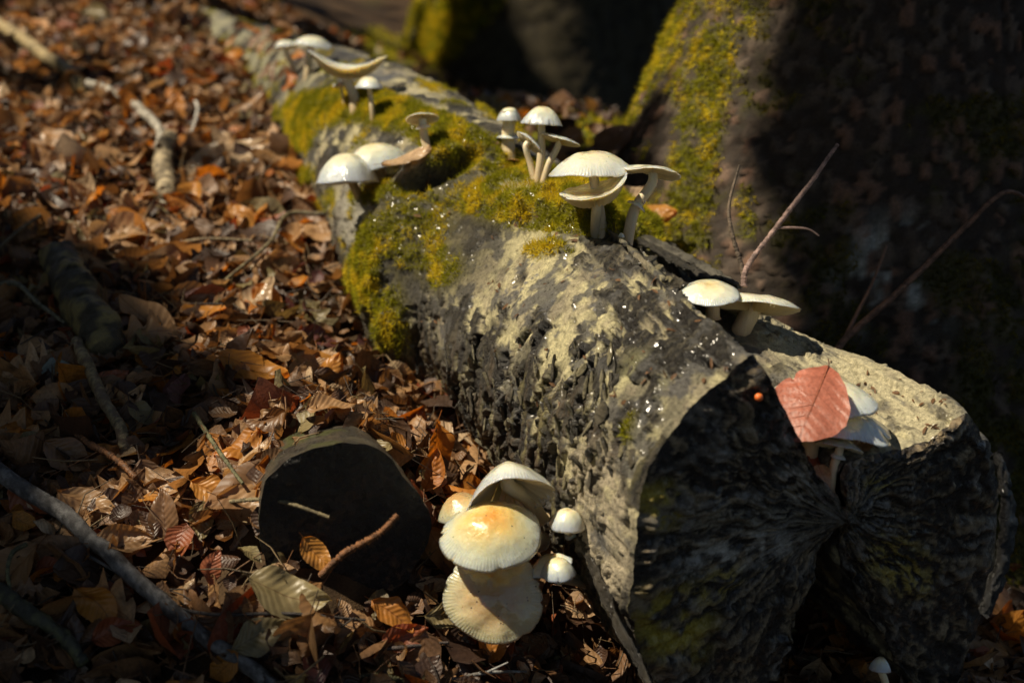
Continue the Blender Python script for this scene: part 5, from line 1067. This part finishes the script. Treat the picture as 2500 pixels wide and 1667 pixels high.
_dm = on_log(1534, 590)[1] + 0.5; drop(1572, 494, _dm - 0.9, 0.13, 'water drop on the skirt of the split-capped mushroom')

# ------------------------------------------------------------------ unseen trees added to shade the hollow: crowns left open over chosen lit spots
U1 = unit(np.cross(SUN, [0, 0, 1.0])); U2 = np.cross(SUN, U1)
_st = tV3[::8, ::8].reshape(-1, 3); BVH_T = BVHTree.FromPolygons([tuple(v) for v in _st], [tuple(f) for f in gridf(len(tV3[::8]), len(tV3[0, ::8]), True).tolist()])
lit = [CAPS[k] + SUN * 1.0 for k in range(len(CAPS))] + [P(1980, 960, 93), P(1930, 940, 93), P(2030, 1030, 93), P(1980, 1040, 93)]
for a in np.arange(-40, 2560, 26):
    for b in np.arange(-20, 1680, 26):
        best = None
        for nm, bv in (('g', BVH_G), ('l', BVH_L), ('t', BVH_T)):
            p, n, d = hit(bv, a, b)
            if p is not None and (best is None or d < best[2]): best = (nm, p, d)
        if best is None: continue
        nm, p, d = best; a1 = np.array([a]); b1 = np.array([b]); on = False
        if nm == 'l': on = fbm(p[None] / 6.0, 2, 61)[0] < 0.72
        elif nm == 't': on = (band(a1, b1, [(1745, 100), (1722, 250), (1690, 400), (1660, 560), (1690, 650)], 46)[0] > 0.4 and fbm(p[None] / 5.0, 2, 66)[0] < 0.58) or (band(a1, b1, [(1640, 80), (1560, 220), (1500, 310)], 30)[0] > 0.4 and fbm(p[None] / 5.0, 2, 67)[0] < 0.6)
        elif d < 300:
            lim = 430 + 0.78 * a + 340 * (fbm(p[None] / 14.0, 2, 62)[0] - 0.5)
            on = (a < 1000 and b < lim and b > 25 and fbm(p[None] / 8.0, 2, 63)[0] < 0.53) or (a >= 900 and a < 1560 and b < 360 and b > 235 and fbm(p[None] / 9.0, 2, 64)[0] < 0.5)
        else: on = fbm(p[None] / 45.0, 2, 65)[0] < 0.56
        if nm == 'g' and d < 300:
            for (x0, y0, r0) in ((560, 1250, 42), (740, 1385, 42), (940, 1550, 42), (2200, 880, 50), (1000, 1190, 40), (430, 1300, 30)):
                on = on or math.hypot(a - x0, b - y0) < r0
        if on: lit.append(p + SUN * (1.5 if nm == 'g' else 0.3))
lit = np.array(lit); L2 = np.stack([lit @ U1, lit @ U2], 1)
rc = np.random.default_rng(88)
q1, q2_ = np.meshgrid(np.arange(-520, 520, 6.0), np.arange(-520, 520, 6.0)); Q = np.stack([q1.ravel(), q2_.ravel()], 1) + rc.uniform(-3, 3, (q1.size, 2))
ctr2 = np.array([np.array([0, 130.0, -15]) @ U1, np.array([0, 130.0, -15]) @ U2]); Q = Q + ctr2
Q = np.concatenate([Q, Q + rc.uniform(-3, 3, Q.shape), Q + rc.uniform(-3, 3, Q.shape)])
dm = np.concatenate([np.min(np.linalg.norm(Q[i:i + 2000, None] - L2[None], axis=2), axis=1) for i in range(0, len(Q), 2000)])
_k = (dm > 5.2) & (rc.random(len(Q)) < 0.94) & ((np.arange(len(Q)) < len(Q) // 3) | (dm < 18)); Q = Q[_k]; dmq = dm[_k]; Hh = rc.uniform(260, 520, len(Q))
LP = Q[:, :1] * U1 + Q[:, 1:] * U2 + SUN * Hh[:, None]
_k = (LP[:, 2] > 150) & ((rc.random(len(LP)) < 0.45) | ((LP[:, 0] < 110) & (LP[:, 1] > -70))); dmq = dmq[_k]; LP = LP[_k]
Rc = rots(len(LP), np.tile(SUN, (len(LP), 1)), rc, 0.35); sz = rc.uniform(0.85, 1.15, len(LP)) * np.clip(dmq * 1.35, 8.5, 19)
lf = np.array([[-0.5, 0, 0], [-0.2, 0.3, 0.04], [0.2, 0.28, 0.05], [0.5, 0, 0], [0.2, -0.28, 0.05], [-0.2, -0.3, 0.04]])
mcl = M('shade_canopy_leaf'); mcl.p(Base_Color=(0.055, 0.06, 0.018, 1), Roughness=0.7)
_tr = mcl.n('BsdfTranslucent', Color=(0.09, 0.085, 0.02, 1)); _mx = mcl.n('MixShader', _0=0.35, _1=mcl.b.outputs[0], _2=_tr); mcl.t.links.new(_mx.outputs[0], mcl.out.inputs[0])
SHADE_TREES = [(-320, -90), (-360, 470), (210, -150), (-40, -260), (360, 40), (300, 420)]  # trunks out of view, put in to carry the shading crowns
own = np.argmin(np.stack([np.hypot(LP[:, 0] - x, LP[:, 1] - y) for x, y in SHADE_TREES]), axis=0)
for k, (x, y) in enumerate(SHADE_TREES):
    zb = float(ground_z(x, y)[0]) - 5; sel = np.where(own == k)[0]
    tr = thing('unseen_shade_tree', ['unseen beech added for shade up the slope to the left', 'unseen beech added for shade behind the top of the leafy bank', 'unseen beech added for shade on the low ground to the right', 'unseen beech added for shade on the low ground in front', 'unseen beech added for shade beyond the spruce', 'unseen beech added for shade behind the spruce'][k], 'tree', (x, y, zb))
    v, f, g_, ci, _, _ = trunk_mesh(x, y, zb, 620, 13, 10, 20, 50, 40, [(4, 0.3, k)], 360 + k, 6.0, 0.4)
    part('trunk', tr, v, f, MAT_TREE, col=np.tile([0.10, 0.09, 0.07], (len(v), 1)))
    W = np.einsum('nij,vj->nvi', Rc[sel], lf) * sz[sel][:, None, None] + LP[sel][:, None]; m = len(sel)
    part('crown', tr, W.reshape(-1, 3), (np.array([[0, 1, 2, 3, 4, 5]])[None] + (np.arange(m) * 6)[:, None, None]).reshape(-1, 6), mcl.m, smooth=False, kind='stuff')
    for b_ in range(7):
        if m == 0: break
        e_ = LP[sel[rc.integers(m)]]; st_ = np.array([x, y, rc.uniform(200, 330)])
        _pp = smooth_path([st_, (st_ + e_) / 2 + np.array([0, 0, 25]), e_], 14)
        if np.min(np.linalg.norm(np.stack([_pp @ U1, _pp @ U2], 1)[:, None] - L2[None], axis=2)) < 9: continue
        V, F = tube(_pp, np.linspace(3.2, 0.6, 14), 7); part('limb', tr, V, F, MAT_TREE, col=np.tile([0.08, 0.07, 0.055], (len(V), 1)))
